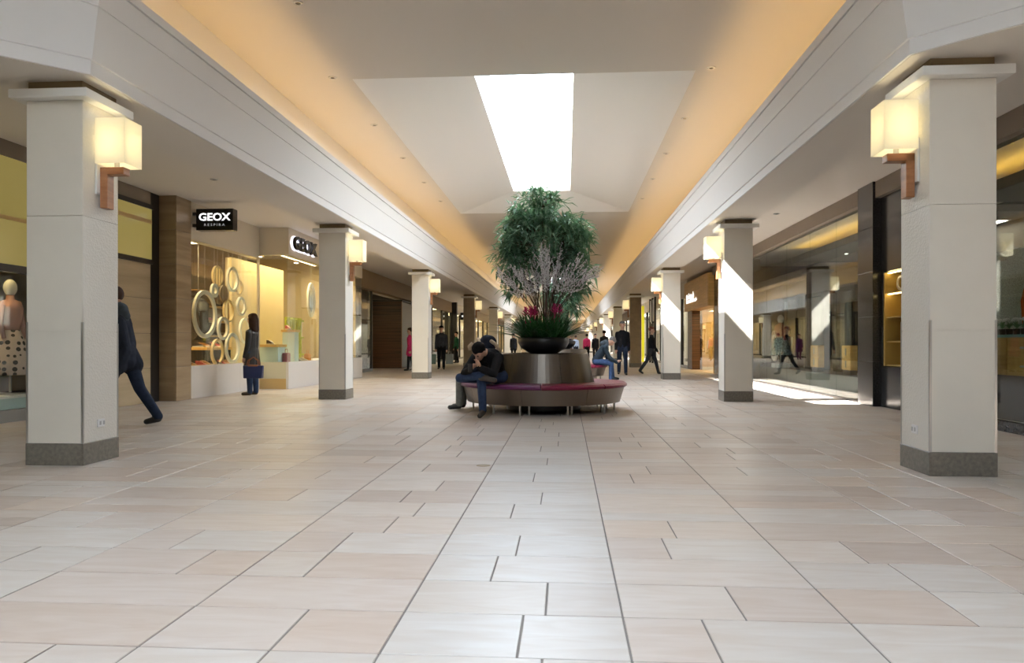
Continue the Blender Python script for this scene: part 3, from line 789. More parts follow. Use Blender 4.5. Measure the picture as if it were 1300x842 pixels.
# --- right, large dark glass shop
XG = 5.3
t = thing('shopfront', 'tall frameless dark glass shop front with brown bulkhead', 'shopfront', (XG, 17, 0))
panes(t, XG, [13.62, 15.1, 16.7, 18.4, 20.2, 22.0], .03, 3.50, GLASS_R)
panes(t, XG, [6.9, 8.3, 9.7, 11.1], .12, 3.50, GLASS_R)
B(XG - .05, XG + .05, 13.62, 26.9, 0, .03).build('floor_rail', dark, t); B(XG - .06, XG + .06, 2, 11.4, 0, .12).build('plinth', dgran, t)
B(XG - .12, XG + .12, 2, 26.9, 3.50, 3.775).build('bulkhead', fascia_b, t)
slabs(t, XG - .06, XG + .3, 2.0, 6.9, .0, 3.5, 4, dgran, '-x', 3)
slabs(t, XG - .06, XG + .3, 22.0, 26.9, .0, 3.5, 4, dgran, '-x', 3)
gp = thing('granite_post', 'black polished granite post in the tall glass shop front', 'post', (XG, 13.3, 0))
slabs(gp, XG - .16, XG + .3, 12.95, 13.60, 0, 3.78, 5, dgran, '-x-y')
gw = thing('granite_wall', 'black granite wall panel round the gold-lit display case', 'wall panel', (XG, 12.2, 0))
for (a, b, c, d) in ((11.12, 12.94, 0, .68), (11.12, 12.94, 2.24, 3.5), (11.12, 11.3, .68, 2.24), (12.84, 12.94, .68, 2.24)): B(XG - .04, XG + .4, a + .003, b - .003, c + .003, d - .003).build('granite_panel', dgran, gw, bevel=.003)
dc = thing('display_case', 'gold-lit display case with glass shelves in the black granite wall', 'display case', (XG, 12.1, .7))
goldm = mat('case_gold', (.50, .34, .10), .35, .2)
B(XG + .36, XG + .39, 11.3, 12.84, .69, 2.23).build('back_board', goldm, dc)
for z in (.69, 1.08, 1.48, 1.88): B(XG, XG + .36, 11.31, 12.83, z, z + .02).build('shelf_board', goldm, dc)
B(XG - .03, XG + .36, 12.80, 12.84, .69, 2.23).build('side_board', goldm, dc); B(XG - .03, XG + .36, 11.3, 11.34, .69, 2.23).build('side_board', goldm, dc)
B(XG + .02, XG + .06, 11.34, 12.8, 1.865, 1.88).build('light_strip', mat('case_strip', (.9, .9, .9), .5, emit=(1, .75, .3), es=8), dc)
B(XG + .02, XG + .06, 11.34, 12.8, 2.215, 2.23).build('light_strip', MATS['case_strip'], dc)
put_text('C.C', 'lettering', .34, .01, mat('letter_silver', (.8, .78, .7), .3, .3), (XG + .12, 12.42, 2.03), FACE_LEFT, dc, .004)
for k, (y, z, s) in enumerate(((12.5, 1.5, 1), (12.15, 1.5, .8), (12.45, 1.10, .9), (12.1, 1.1, 1), (12.5, .71, .8), (12.2, .71, 1))):
    v = thing('gilt_ornament', 'small gilt ornament on a shelf of the gold-lit case', 'ornament', (XG + .2, y, z), 'ornaments in the gold-lit case')
    MB().lathe([(0, z), (.07 * s, z), (.05 * s, z + .03), (.03 * s, z + .08), (.09 * s, z + .16), (.08 * s, z + .22), (.03 * s, z + .28), (0, z + .28)], XG + .2, y, 16).build('vessel', (goldm, SHC[3], goldm)[k % 3], v, smooth=True)
    MB().sphere((XG + .2, y, z + .30), .028 * s, 8, 6).build('knob', goldm, v)
# interior of the dark glass shop
struct(B(8.4, 8.5, 2, 26.9, 0, 3.78).build('wall_right', mat('shop_wall_taupe', (.12, .105, .09), .6))); partition('right', 26.9, 5.35, 8.4, shop_dark); partition('right', 2.0, 5.35, 8.4, shop_dark)
for k, (a, b) in enumerate(((6.9, 12.8), (13.7, 21.9))):
    t2 = thing('cove_box', 'dropped ceiling edge with a warm light strip behind the %s' % ('tall glass' if k else 'glass next to the gold-lit case'), 'ceiling edge', (6.5, (a + b) / 2, 3.4))
    B(6.5, 8.4, a, b, 3.38, 3.50).build('ceiling_drop', mat('drop_grey', (.28, .27, .25), .7), t2)
    B(6.46, 6.5, a, b, 3.36, 3.52).build('edge_board', mat('edge_dark', (.10, .09, .08), .6), t2)
    B(6.62, 6.68, a + .1, b - .1, 3.51, 3.54).build('light_strip', mat('cove_amber', (.9, .9, .9), .5, emit=(1, .58, .10), es=9), t2)
    B(7.2, 7.25, a, b, 3.50, 3.78).build('cove_back', mat('cove_gold', (.7, .5, .2), .6), t2)
for k in range(5):
    p = onx((1000, 1017, 1027, 1102, 1280)[k], 300, 6.0)
    downlight(6.0, p.y, 3.775, 'small bright spot in the ceiling behind the tall dark glass', 'spots inside the dark glass shop')
spot_m = mat('spot_lens', (.9, .9, .9), .5)
for k, y in enumerate((8.6, 9.6, 15.0, 17.4, 19.8)):
    t2 = thing('spotlight', 'round recessed spotlight in the dropped ceiling of the dark glass shop', 'spotlight', (7.2, y, 3.36), 'recessed spotlights of the dark glass shop')
    MB().lathe([(0, 3.372), (.04, 3.372), (.04, 3.38), (0, 3.38)], 7.2, y, 14).build('lens', spot_m, t2)
    MB().lathe([(.04, 3.368), (.06, 3.368), (.06, 3.38), (.04, 3.38), (.04, 3.368)], 7.2, y, 14).build('ring', steel, t2)
def screen(px0, px1, py0, py1, X, label, card=None, drawers=False):
    a, b = onx(px1, py0, X), onx(px0, py1, X)
    y0, y1, z1, z0 = a.y, b.y, (a.z + onx(px0, py0, X).z) / 2, .42
    t = thing('display_screen', label, 'display screen', (X, (y0 + y1) / 2, .40))
    for (c, d, e, f) in ((y0, y0 + .2, z0, z1), (y1 - .2, y1, z0, z1), (y0 + .2, y1 - .2, z1 - .10, z1), (y0 + .2, y1 - .2, z0, z0 + .08)): B(X - .08, X + .08, c, d, e, f).build('frame', mat('frame_black', (.008, .008, .009), .6, spec=.1), t)
    B(X + .01, X + .03, y0 + .2, y1 - .2, z0 + .08, z1 - .10).build('infill', mat('infill_grey', (.10, .105, .11), .15), t)
    if card: B(X - .08, X - .06, (y0 + y1) / 2 - .2, (y0 + y1) / 2 + .2, .78, 1.25).build('white_card', mat('card_white', (.72, .76, .74), .5), t); B(X - .1, X - .08, (y0 + y1) / 2 - .03, (y0 + y1) / 2 + .03, .86, 1.0).build('ornament', dark, t)
    return t, (y0 + y1) / 2
plat = tag(B(5.75, 7.2, 13.8, 26.5, 0, .40).build('display_platform', mat('platform_grey', (.16, .155, .15), .3)), 'grey display platform behind the tall dark glass', 'platform')
def chest(x, y, z, n, label, w=.5):
    t = thing('drawer_chest', label, 'drawers', (x, y, z))
    B(x - .06, x + .06, y - w / 2, y + w / 2, z, z + .26 * n).build('carcass', WOOD_O, t)
    for k in range(n):
        d = B(x - .082, x - .06, y - w / 2 + .01, y + w / 2 - .01, z + .26 * k + .008, z + .26 * (k + 1) - .008).build('drawer', WOOD_O, t, bevel=.003)
        B(x - .10, x - .082, y - .02, y + .02, z + .26 * k + .05, z + .26 * k + .20).build('handle', steel, d)
screen(957, 967, 390, 458, 6.3, 'dark framed screen with white card, next to the second column', True)
screen(997, 1016, 378, 460, 6.3, 'dark framed screen with white card, beside the mannequin', True)
screen(1026, 1050, 372, 463, 6.3, 'dark framed screen behind the pale drawers', False)
screen(1062, 1090, 364, 463, 6.3, 'dark framed screen behind the orange drawers', False)
chest(6.0, onx(1038, 440, 6.0).y, .50, 2, 'pale wooden drawers on the platform by the black screens', .55)
chest(6.0, onx(1079, 440, 6.0).y, .50, 2, 'orange wooden drawers on the platform nearest the granite post', .5)
for yy in (onx(1038, 440, 6.0).y, onx(1079, 440, 6.0).y): tag(B(5.93, 6.07, yy - .2, yy + .2, .40, .50).build('riser_block', dark), 'black riser block under the %s drawers' % ('pale' if yy > 16.8 else 'orange'), 'block')
p = onx(981, 439, 5.9)
ov = thing('oval_ring', 'white upright oval ring standing on the platform beside the mannequin', 'sculpture', (5.95, p.y, .4))
MB().ring((5.95, p.y, p.z), .32, .24, .06, 'x', 1.35).build('ring', mat('ring_white', (.78, .70, .70), .4), ov); B(5.90, 6.0, p.y - .15, p.y + .15, .40, .56).build('foot', dark, ov)
p = onx(991, 450, 5.95)
pb = tag(B(5.75, 6.15, p.y - .2, p.y + .2, .40, .52).build('plinth', white_p), 'white plinth under the patterned mannequin', 'plinth')
mannequin(5.95, p.y, .52, 'mannequin in a pale patterned dress behind the tall dark glass', mat('maroon_cloth', (.14, .02, .02), .8), mat('pattern_cloth', (.35, .42, .42), .8, noise=(30, .8)), .8)
light_panel(8.0, 8.2, 14.5, 21, 3.37, mat('fill_panel_soft', (.9, .9, .9), .5, emit=(1, .9, .75), es=12), 'added fill lamp over the grey platform in the dark glass shop')  # fill lamp added to brighten this interior, set back from view
# flower display behind the first right column
fd = thing('drawer_chest', 'wide wooden drawers with teal glass top holding an orange vase', 'drawers', (6.3, 10.8, 0))
B(6.1, 6.7, 9.95, 11.65, .62, 1.14).build('carcass', WOOD_O, fd); B(6.1, 6.7, 10.0, 11.6, .0, .62).build('base', dark, fd)
for k in range(2):
    for q in range(2):
        d = B(6.08, 6.1, 9.97 + q * .84, 10.79 + q * .84, .63 + k * .255, .875 + k * .255).build('drawer', WOOD_O, fd, bevel=.003)
        MB().tube([(6.06, 10.3 + q * .84, .75 + k * .25), (6.06, 10.45 + q * .84, .75 + k * .25)], .014, 8).build('handle', steel, d)
B(6.03, 6.75, 9.9, 11.7, 1.14, 1.18).build('glass_top', mat('teal_glass', (.25, .50, .50), .1), fd)
ZT = 1.18; VY = 10.72
vs = thing('vase', 'orange vase on the teal glass top', 'vase', (6.4, VY, ZT))
MB().lathe([(0, ZT), (.10, ZT), (.14, ZT + .16), (.16, ZT + .46), (.12, ZT + .66), (.09, ZT + .70), (.10, ZT + .74), (.0, ZT + .72)], 6.4, VY, 24).build('vase_body', mat('orange_glaze', (.75, .16, .02), .25), vs, smooth=True)
MB().lathe([(.095, ZT + .735), (.105, ZT + .735), (.105, ZT + .76), (.095, ZT + .76), (.095, ZT + .735)], 6.4, VY, 24).build('rim', goldm, vs)
rng = random.Random(9)
for k in range(7):
    y, x = 10.35 + k * .17, 6.15
    f = thing('flower_pot', 'small white-flowered plant on the teal glass top', 'plant', (x, y, ZT), 'small plants on the teal glass top')
    MB().lathe([(0, ZT), (.04, ZT), (.05, ZT + .08), (0, ZT + .08)], x, y, 12).build('pot', dark, f)
    m = MB(); w = MB()
    for _ in range(24): leaf(m, Vector((x, y, ZT + .08)), rvec(rng) * .6 + Vector((0, 0, .8)), rng.uniform(.08, .16), .03, .4)
    for _ in range(7):
        d = (rvec(rng) * .6 + Vector((0, 0, 1))).normalized() * .14; w.sphere(Vector((x, y, ZT + .08)) + d, .018, 6, 5)
    m.build('foliage', leaf_g, f); w.build('blossom', white_p, f)
tag(B(7.3, 7.36, 12.4, 13.4, 0, 2.6).build('mosaic_panel', mat('mosaic_silver', (.45, .50, .48), .3, noise=(60, .5))), 'silver mosaic panel behind the orange vase', 'panel')
light_panel(7.9, 8.15, 9.5, 12, 3.37, mat('fill_panel_soft', (.9, .9, .9), .5), 'added fill lamp over the orange vase')  # second added fill, so the vase display shows through the glass

# --- right, wooden shopfront
t = thing('shopfront', 'oak-clad shop front with a projecting fascia and white lit script sign', 'shopfront', (5.2, 30, 0))
B(5.06, 7.5, 27.0, 32.3, 2.42, 3.6).build('fascia', WOOD_O, t)
for k in range(6): B(5.04, 5.06, 27.02 + k * .88, 27.89 + k * .88, 2.42, 3.6).build('fascia_board', WOOD_O, t)
for k in range(5): B(5.06 + k * .49, 5.54 + k * .49, 26.98, 27.0, 2.42, 3.6).build('fascia_board', WOOD_O, t)
B(5.2, 5.6, 31.3, 32.3, 0, 2.42).build('door_jamb', WOOD_D, t)
for k in range(5): B(5.6 + k * .24, 5.83 + k * .24, 31.2, 31.3, .12, 2.42).build('wall_board', WOOD_O, t)
B(5.6, 6.8, 31.2, 31.32, 0, .12).build('skirting', plinth_w, t)
panes(t, 5.3, [27.1, 28.6, 30.0], .05, 2.42, GLASS)
B(5.25, 5.35, 27.0, 27.1, 0, 2.42).build('mullion', WOOD_O, t)
sg = thing('shop_sign', 'white lit script lettering in two lines on the oak fascia', 'sign', (5.0, 30.2, 2.7))
rng = random.Random(3)
for row, (zz, n) in enumerate(((2.88, 9), (2.72, 12))):
    y = 31.6
    for k in range(n):
        w_ = rng.uniform(.13, .2); h_ = rng.uniform(.10, .26 if row == 0 else .16)
        MB().tube([(5.02, y, zz), (5.02, y - w_ * .3, zz + h_), (5.02, y - w_ * .6, zz + .03), (5.02, y - w_ * .8, zz + h_ * .6)], .013, 5).build('letter', text_w, sg)
        y -= w_ + .03
light_panel(5.8, 7.4, 28, 31, 2.40, lit_w, 'ceiling lamp inside the oak-clad shop'); partition('right', 32.45, 5.4, 8.4)
struct(B(8.4, 8.5, 27, 32.3, 0, 3.78).build('wall_right', shop_wall))
RS = [(32.6, 38.5, 'open glazed shop front with pale interior past the oak shop', GLASS, wall_p, soff_m), (38.8, 49, 'black-framed shop front with yellow strip panel', GLASS, wall_p, fascia_c), (49.3, 62, 'glazed shop front with bright interior past the yellow strip', GLASS, wall_p, fascia_c),
      (62.3, 80, 'far glazed shop front with dark bulkhead in the glass shop aisle', GLASS, wall_p, fascia_b), (80.3, 149, 'farthest bright shop front in the glass shop aisle', GLASS, wall_p, fascia_c)]
for y0, y1, lab, gm, wm, fm in RS: generic('right', y0, y1, lab, gm, wm, lit_n, fm, max(3, int((y1 - y0) / 3.5)))
tag(B(4.5, 4.63, 44.6, 44.9, 0, 3.3).build('strip_panel', mat('yellow_glow', (.8, .7, .02), .4, emit=(1, .85, .03), es=.4)), 'bright yellow lit vertical panel beside the brown column', 'panel')
wf = thing('window_screen', 'black-framed tall screen with cream upper panes past the third column', 'screen', (4.8, 41.5, 0))
for k in range(3): B(4.75, 4.85, 40.6 + k * 1.2, 40.75 + k * 1.2, 0, 3.6).build('post', dark, wf)
for k in range(2):
    B(4.79, 4.81, 40.75 + k * 1.2, 41.8 + k * 1.2, 2.3, 3.5).build('panel', white_slab, wf); B(4.79, 4.81, 40.75 + k * 1.2, 41.8 + k * 1.2, .1, 2.2).build('panel', shop_dark, wf)
# ------------------------------------------------------------------ round planter bench
def make_bench(cx, cy, label):
    t = thing('planter_bench', label, 'bench', (cx, cy, 0))
    n = 8
    for k in range(n):
        a0 = R(-90 + 45 * k) + .006; a1 = R(-90 + 45 * (k + 1)) - .006
        pr = [(.82, .385), (1.30, .385), (1.325, .40), (1.325, .43), (1.29, .455), (.90, .462), (.82, .455)]
        pm = maroon_sky if k in (5, 6, 7) else maroon
        MB().lathe(pr + [pr[0]], cx, cy, 14, a0, a1).build('seat_pad', pm, t, smooth=False)
        b0 = R(-58 + 45 * k) + .003; b1 = R(-58 + 45 * (k + 1)) - .003
        pr = [(1.20, .15), (1.215, .15), (1.285, .383), (1.27, .383), (1.20, .15)]
        MB().lathe(pr, cx, cy, 14, b0, b1).build('skirt_panel', bronze_s, t)
    MB().lathe([(.60, .02), (.60, .384), (1.268, .384), (1.21, .16)], cx, cy, 48).build('under_frame', dark, t)
    for k in range(10):
        a = R(-70 + 36 * k)
        for r, da in ((1.13, 0), (1.02, .10)):
            x, y = cx + r * math.cos(a + da), cy + r * math.sin(a + da)
            MB().tube([(x, y, 0), (x, y, .17)], .016, 8).build('leg', steel, t)
    for k in range(6):
        a0 = R(-69 + 60 * k) + .004; a1 = R(-69 + 60 * (k + 1)) - .004
        pr = [(.80, .44), (.815, .44), (.715, .895), (.70, .905), (.665, .905), (.665, .88), (.80, .44)]
        MB().lathe(pr, cx, cy, 14, a0, a1).build('drum_panel', bronze, t)
    MB().lathe([(0, .885), (.70, .885), (.80, .45), (.80, .40), (0, .40)], cx, cy, 48).build('drum_top', dark, t)
    return t
BX, BY = -.353, 12.02
bench1 = make_bench(BX, BY, 'round maroon bench with bronze drum, two people sitting on it')
bench2 = copy_tree(bench1); bench2.location = (-.12, 21.8, 0)
tag(bench2, 'round red-seated bench with bronze drum where a lone hooded man sits', 'bench')

def bowl(cx, cy, z, label):
    t = thing('planter_bowl', label, 'planter', (cx, cy, z))
    MB().lathe([(0, z), (.22, z), (.36, z + .08), (.41, z + .17), (.405, z + .235), (.385, z + .25), (.36, z + .235), (.355, z + .2), (0, z + .2)], cx, cy, 40).build('bowl', bowl_m, t, smooth=True)
    MB().lathe([(0, z + .212), (.2, z + .215), (.357, z + .205), (.357, z + .2), (0, z + .2)], cx, cy, 24).build('soil', mat('soil', (.03, .02, .012), .95), t)
    return t
bowl1 = bowl(BX, BY, .906, 'black round bowl on the drum of the bench with the seated pair')

def make_tree(cx, cy, z):
    rng = random.Random(7)
    t = thing('bamboo_shrub', 'tall leafy green shrub in the bowl above the seated pair', 'shrub', (cx, cy, z))
    lobes = [((-.05, 0, 3.20), (.50, .48, .36), 70), ((0, 0, 2.76), (.80, .70, .46), 150), ((-.62, 0, 2.42), (.25, .35, .25), 26), ((.52, .05, 2.35), (.40, .4, .26), 30),
             ((.45, .1, 2.95), (.28, .3, .22), 22), ((-.45, .05, 3.0), (.28, .3, .25), 26), ((.62, 0, 1.95), (.16, .2, .22), 7), ((-.55, 0, 2.0), (.15, .2, .22), 8), ((.55, -.05, 1.62), (.14, .2, .12), 4), ((.1, .2, 2.3), (.5, .3, .3), 26)]
    st = MB(); lv = MB(); ld_ = MB(); stems = []
    for k in range(8):
        a = 2 * math.pi * k / 8; r = .2; top = Vector((cx + .5 * math.cos(a) * rng.uniform(.3, 1), cy + .45 * math.sin(a), rng.uniform(2.5, 3.3)))
        p0 = Vector((cx + r * math.cos(a), cy + r * math.sin(a), z)); p1 = p0.lerp(top, .5) - Vector((math.cos(a), math.sin(a), 0)) * .08
        pts = [p0, p0.lerp(p1, .5), p1, p1.lerp(top, .5), top]; stems.append(pts)
        st.tube(pts, [.010, .009, .008, .006, .003], 6)
    for c, rr, n in lobes:
        for _ in range(n):
            v = rvec(rng); v = v.normalized() * (v.length ** .55)
            tip = Vector((cx + c[0] + v.x * rr[0], cy + c[1] + v.y * rr[1], c[2] + v.z * rr[2]))
            ps = min((p for s_ in stems for p in s_[2:]), key=lambda p: (p - tip).length + (.6 if p.z > tip.z else 0))
            st.tube([ps, ps.lerp(tip, .55) + Vector((0, 0, .05)), tip], [.005, .004, .002], 4)
            out = (tip - Vector((cx, cy, tip.z - .25))).normalized()
            for q in range(rng.randint(12, 16)):
                base = ps.lerp(tip, rng.uniform(.55, 1.0)) + Vector((rng.uniform(-.05, .05), rng.uniform(-.05, .05), rng.uniform(-.04, .05)))
                d = out * .5 + rvec(rng) * 1.0 + Vector((0, 0, -.1))
                leaf(lv if rng.random() < .65 else ld_, base, d, rng.uniform(.13, .23), rng.uniform(.036, .054), rng.uniform(.3, 1.2))
    st.build('stem', bark, t)
    f = lv.build('foliage', leaf_g, t); f['kind'] = 'stuff'
    f = ld_.build('foliage', leaf_d, t); f['kind'] = 'stuff'
    return t
tree1 = make_tree(BX, BY, 1.12)

def make_willow(cx, cy, z):
    rng = random.Random(11)
    t = thing('willow_branches', 'bunch of bare twigs with pale pink-grey catkins in the bowl', 'branches', (cx, cy, z))
    br = MB(); ck = MB()
    def cat(p, d):
        d = d.normalized(); a = d.orthogonal().normalized(); b = d.cross(a); w, l = rng.uniform(.008, .012), rng.uniform(.016, .026)
        ck.add([p - d * l, p + a * w, p + b * w, p - a * w, p - b * w, p + d * l], [(0, 2, 1), (0, 3, 2), (0, 4, 3), (0, 1, 4), (5, 1, 2), (5, 2, 3), (5, 3, 4), (5, 4, 1)])
    for k in range(62):
        a = rng.uniform(0, 2 * math.pi); e = rng.uniform(.12, 1.0) ** .7
        p0 = Vector((cx + .05 + .13 * math.cos(a), cy - .12 + .11 * math.sin(a), z))
        p1 = Vector((cx + .05 + .26 * e * math.cos(a), cy - .12 + .22 * e * math.sin(a), 1.62 + rng.uniform(-.05, .05)))
        p3 = Vector((cx + .08 + .92 * e * math.cos(a), cy - .28 + .62 * e * math.sin(a), 2.62 - .42 * e * e + rng.uniform(-.22, .06)))
        p2 = p1.lerp(p3, .5) + Vector((0, 0, .07 * e))
        br.tube([p0, p1, p2, p3], [.005, .0045, .0035, .002], 5)
        pts = [p1.lerp(p2, q / 8) for q in range(8)] + [p2.lerp(p3, q / 12) for q in range(13)]
        for q, p in enumerate(pts):
            if q > 4:
                for _ in range(2): cat(p + rvec(rng) * .014, p3 - p1 + rvec(rng) * .5)
        for _ in range(4):
            s0 = p1.lerp(p3, rng.uniform(.35, .8)); s1 = s0 + ((p3 - p1).normalized() * .6 + rvec(rng) * .5) * rng.uniform(.15, .32)
            br.tube([s0, s0.lerp(s1, .5) + Vector((0, 0, .015)), s1], [.004, .003, .002], 4)
            for q in range(9): cat(s0.lerp(s1, (q + 1) / 9) + rvec(rng) * .01, s1 - s0 + rvec(rng) * .1)
    br.build('branch', twig, t)
    f = ck.build('catkin', catkin, t); f['kind'] = 'stuff'
    return t
willow1 = make_willow(BX, BY, 1.12)

brom_t = [(-.28, -.13, 1, 'left rim'), (-.20, -.22, 1, ''), (-.08, -.29, 0, ''), (.05, -.30, 0, ''), (.18, -.23, 1, ''), (.26, -.14, 1, ''), (-.13, -.25, 1, ''), (-.31, .03, 0, ''), (.31, .02, 0, ''), (.2, .22, 1, ''), (-.2, .22, 1, ''), (0, .3, 0, '')]
for k, (dx, dy, fl, _) in enumerate(brom_t):
    rng = random.Random(30 + k)
    z = 1.10; x, y = BX + dx, BY + dy
    t = thing('bromeliad', 'dark green strap-leaved plant with a magenta flower spike in the bowl' if fl else 'dark green strap-leaved plant without flower in the bowl', 'plant', (x, y, z), 'flowering plants in the bowl' if fl else 'leafy plants in the bowl')
    m = MB()
    for q in range(30):
        a = rng.uniform(0, 2 * math.pi); L = rng.uniform(.42, .66); e = rng.uniform(.55, 1.4); w = rng.uniform(.028, .042)
        d = Vector((math.cos(a) + dx * 1.6, math.sin(a) + dy * 1.6, 0)).normalized(); s = Vector((-d.y, d.x, 0)); pts = []
        for u in range(5):
            f_ = u / 4; pts.append(Vector((x, y, z)) + d * L * f_ * math.cos(e) * (1 + .3 * f_) + Vector((0, 0, L * (f_ * math.sin(e) * 1.15 - .38 * f_ * f_))))
        ws = [w * .6, w, w * .9, w * .6, .002]; vs = []
        for p, ww in zip(pts, ws): vs += [p - s * ww / 2, p - Vector((0, 0, ww * .25)), p + s * ww / 2]
        m.add(vs, [(u * 3 + j, u * 3 + j + 1, u * 3 + j + 4, u * 3 + j + 3) for u in range(4) for j in range(2)])
    f = m.build('foliage', leaf_s, t); f['kind'] = 'stuff'
    if fl:
        m = MB(); h = rng.uniform(.36, .44)
        m.tube([(x, y, z), (x, y, z + h)], .007, 6)
        for q in range(26):
            a = q * 2.4; zz = z + h - .02 + q * .006; r = .105 * (1 - q / 36)
            leaf(m, Vector((x, y, zz)), Vector((math.cos(a), math.sin(a), .75)), r + .02, .035, .1)
        m.build('flower_spike', flower, t)
# second planter, beyond the first
for src, lab in ((bowl1, 'black round bowl on the farther bench, behind the first planter'), (tree1, 'tall leafy green shrub in the bowl of the farther bench')):
    o = copy_tree(src); o.location = (-.12, 21.8, src.location.z); o['label'] = lab
    if src is tree1: o.scale = (.8, .8, .8); o.rotation_euler.z = 1.3

# ------------------------------------------------------------------ people
class Body:
    def __init__(s): s.p = []
    def cap(s, a, ra, b, rb, m): s.p.append((Vector(a), ra, Vector(b), rb, m)); return s
    def ball(s, a, r, m): return s.cap(a, r, Vector(a) + Vector((0, 0, .001)), r, m)
    def mesh(s, voxel, mats, smooth=3):
        b = MB()
        for a, ra, c, rc, m in s.p:
            b.sphere(a, ra, 14, 9)
            L = (c - a).length
            if L > .002:
                b.sphere(c, rc, 14, 9); n = max(1, int(L / max(.02, min(ra, rc) * .5)))
                b.tube([a.lerp(c, i / n) for i in range(n + 1)], [ra + (rc - ra) * i / n for i in range(n + 1)], 14)
        me = b.mesh('body_tmp'); o = bpy.data.objects.new('body_tmp', me); COL.objects.link(o)
        md = o.modifiers.new('r', 'REMESH'); md.mode = 'VOXEL'; md.voxel_size = voxel
        sm = o.modifiers.new('s', 'SMOOTH'); sm.factor = .5; sm.iterations = smooth
        dg = bpy.context.evaluated_depsgraph_get(); dg.update()
        out = bpy.data.meshes.new_from_object(o.evaluated_get(dg)); bpy.data.objects.remove(o)
        names = list(mats); out.materials.clear()
        for n in names: out.materials.append(mats[n])
        idx = []
        prims = [(a, ra, c - a, max((c - a).length_squared, 1e-9), rc, names.index(m)) for a, ra, c, rc, m in s.p]
        for f in out.polygons:
            q = f.center; best = 1e9; bi = 0
            for a, ra, d, l2, rc, mi in prims:
                t = min(1, max(0, (q - a).dot(d) / l2)); e = (q - a - d * t).length - (ra + (rc - ra) * t)
                if e < best: best = e; bi = mi
            idx.append(bi)
        out.polygons.foreach_set('material_index', idx)
        out.polygons.foreach_set('use_smooth', [True] * len(out.polygons))
        return out

def fk(o, a1, L1, a2, L2, abd):
    """sagittal limb hanging from o: a1 = first angle forward of straight down, a2 = second angle; abd = sideways lean"""
    d1 = Vector((math.sin(abd), math.sin(a1) * math.cos(abd), -math.cos(a1) * math.cos(abd)))
    d2 = Vector((math.sin(abd) * .4, math.sin(a2), -math.cos(a2)))
    k = o + d1 * L1
    return k, k + d2 * L2
def pose(h=1.75, lean=0, head=0, legs=((0, 0), (0, 0)), arms=((0, .1, .15), (0, .1, .15)), sit=None):
    """faces +y, feet on z=0; legs: (thigh angle, shin angle); arms: (upper arm, abduct, forearm)"""
    s = h / 1.75; j = {}
    pel = Vector((0, 0, .95 * s))
    up = Vector((0, math.sin(lean), math.cos(lean)))
    for sd, n in ((-1, 'l'), (1, 'r')):
        hp = pel + Vector((sd * .09 * s, 0, -.04 * s)); th, sh = legs[0 if sd < 0 else 1]
        k, a = fk(hp, th, .43 * s, sh, .42 * s, sd * .03)
        j['hip' + n], j['knee' + n], j['ank' + n] = hp, k, a
    if sit is not None: dz = sit - pel.z
    else: dz = .085 * s - min(j['ankl'].z, j['ankr'].z)
    j['pel'] = pel; j['waist'] = pel + up * .18 * s; j['chest'] = pel + up * .36 * s; j['neck'] = pel + up * .54 * s
    hd = Vector((0, math.sin(lean * .4 + head), math.cos(lean * .4 + head)))
    j['head'] = j['neck'] + hd * .15 * s; j['hup'] = hd; j['hfw'] = Vector((0, hd.z, -hd.y))
    for sd, n in ((-1, 'l'), (1, 'r')):
        sh = pel + up * .405 * s + Vector((sd * .165 * s, 0, 0)); a1, ab, a2 = arms[0 if sd < 0 else 1]
        e, w = fk(sh, a1, .29 * s, a2, .25 * s, sd * ab)
        j['sho' + n], j['elb' + n], j['wri' + n] = sh, e, w
        t = .0 if sit is None else .0
        j['toe' + n] = j['ank' + n] + Vector((sd * .02, .15 * s, -.045 * s))
    for k in j:
        if k not in ('hup', 'hfw'): j[k] = j[k] + Vector((0, 0, dz))
    for n in 'lr':
        if j['ank' + n].z > .14: j['toe' + n] = j['ank' + n] + Vector((0, .10 * s, -.10 * s))
    j['s'] = s
    return j
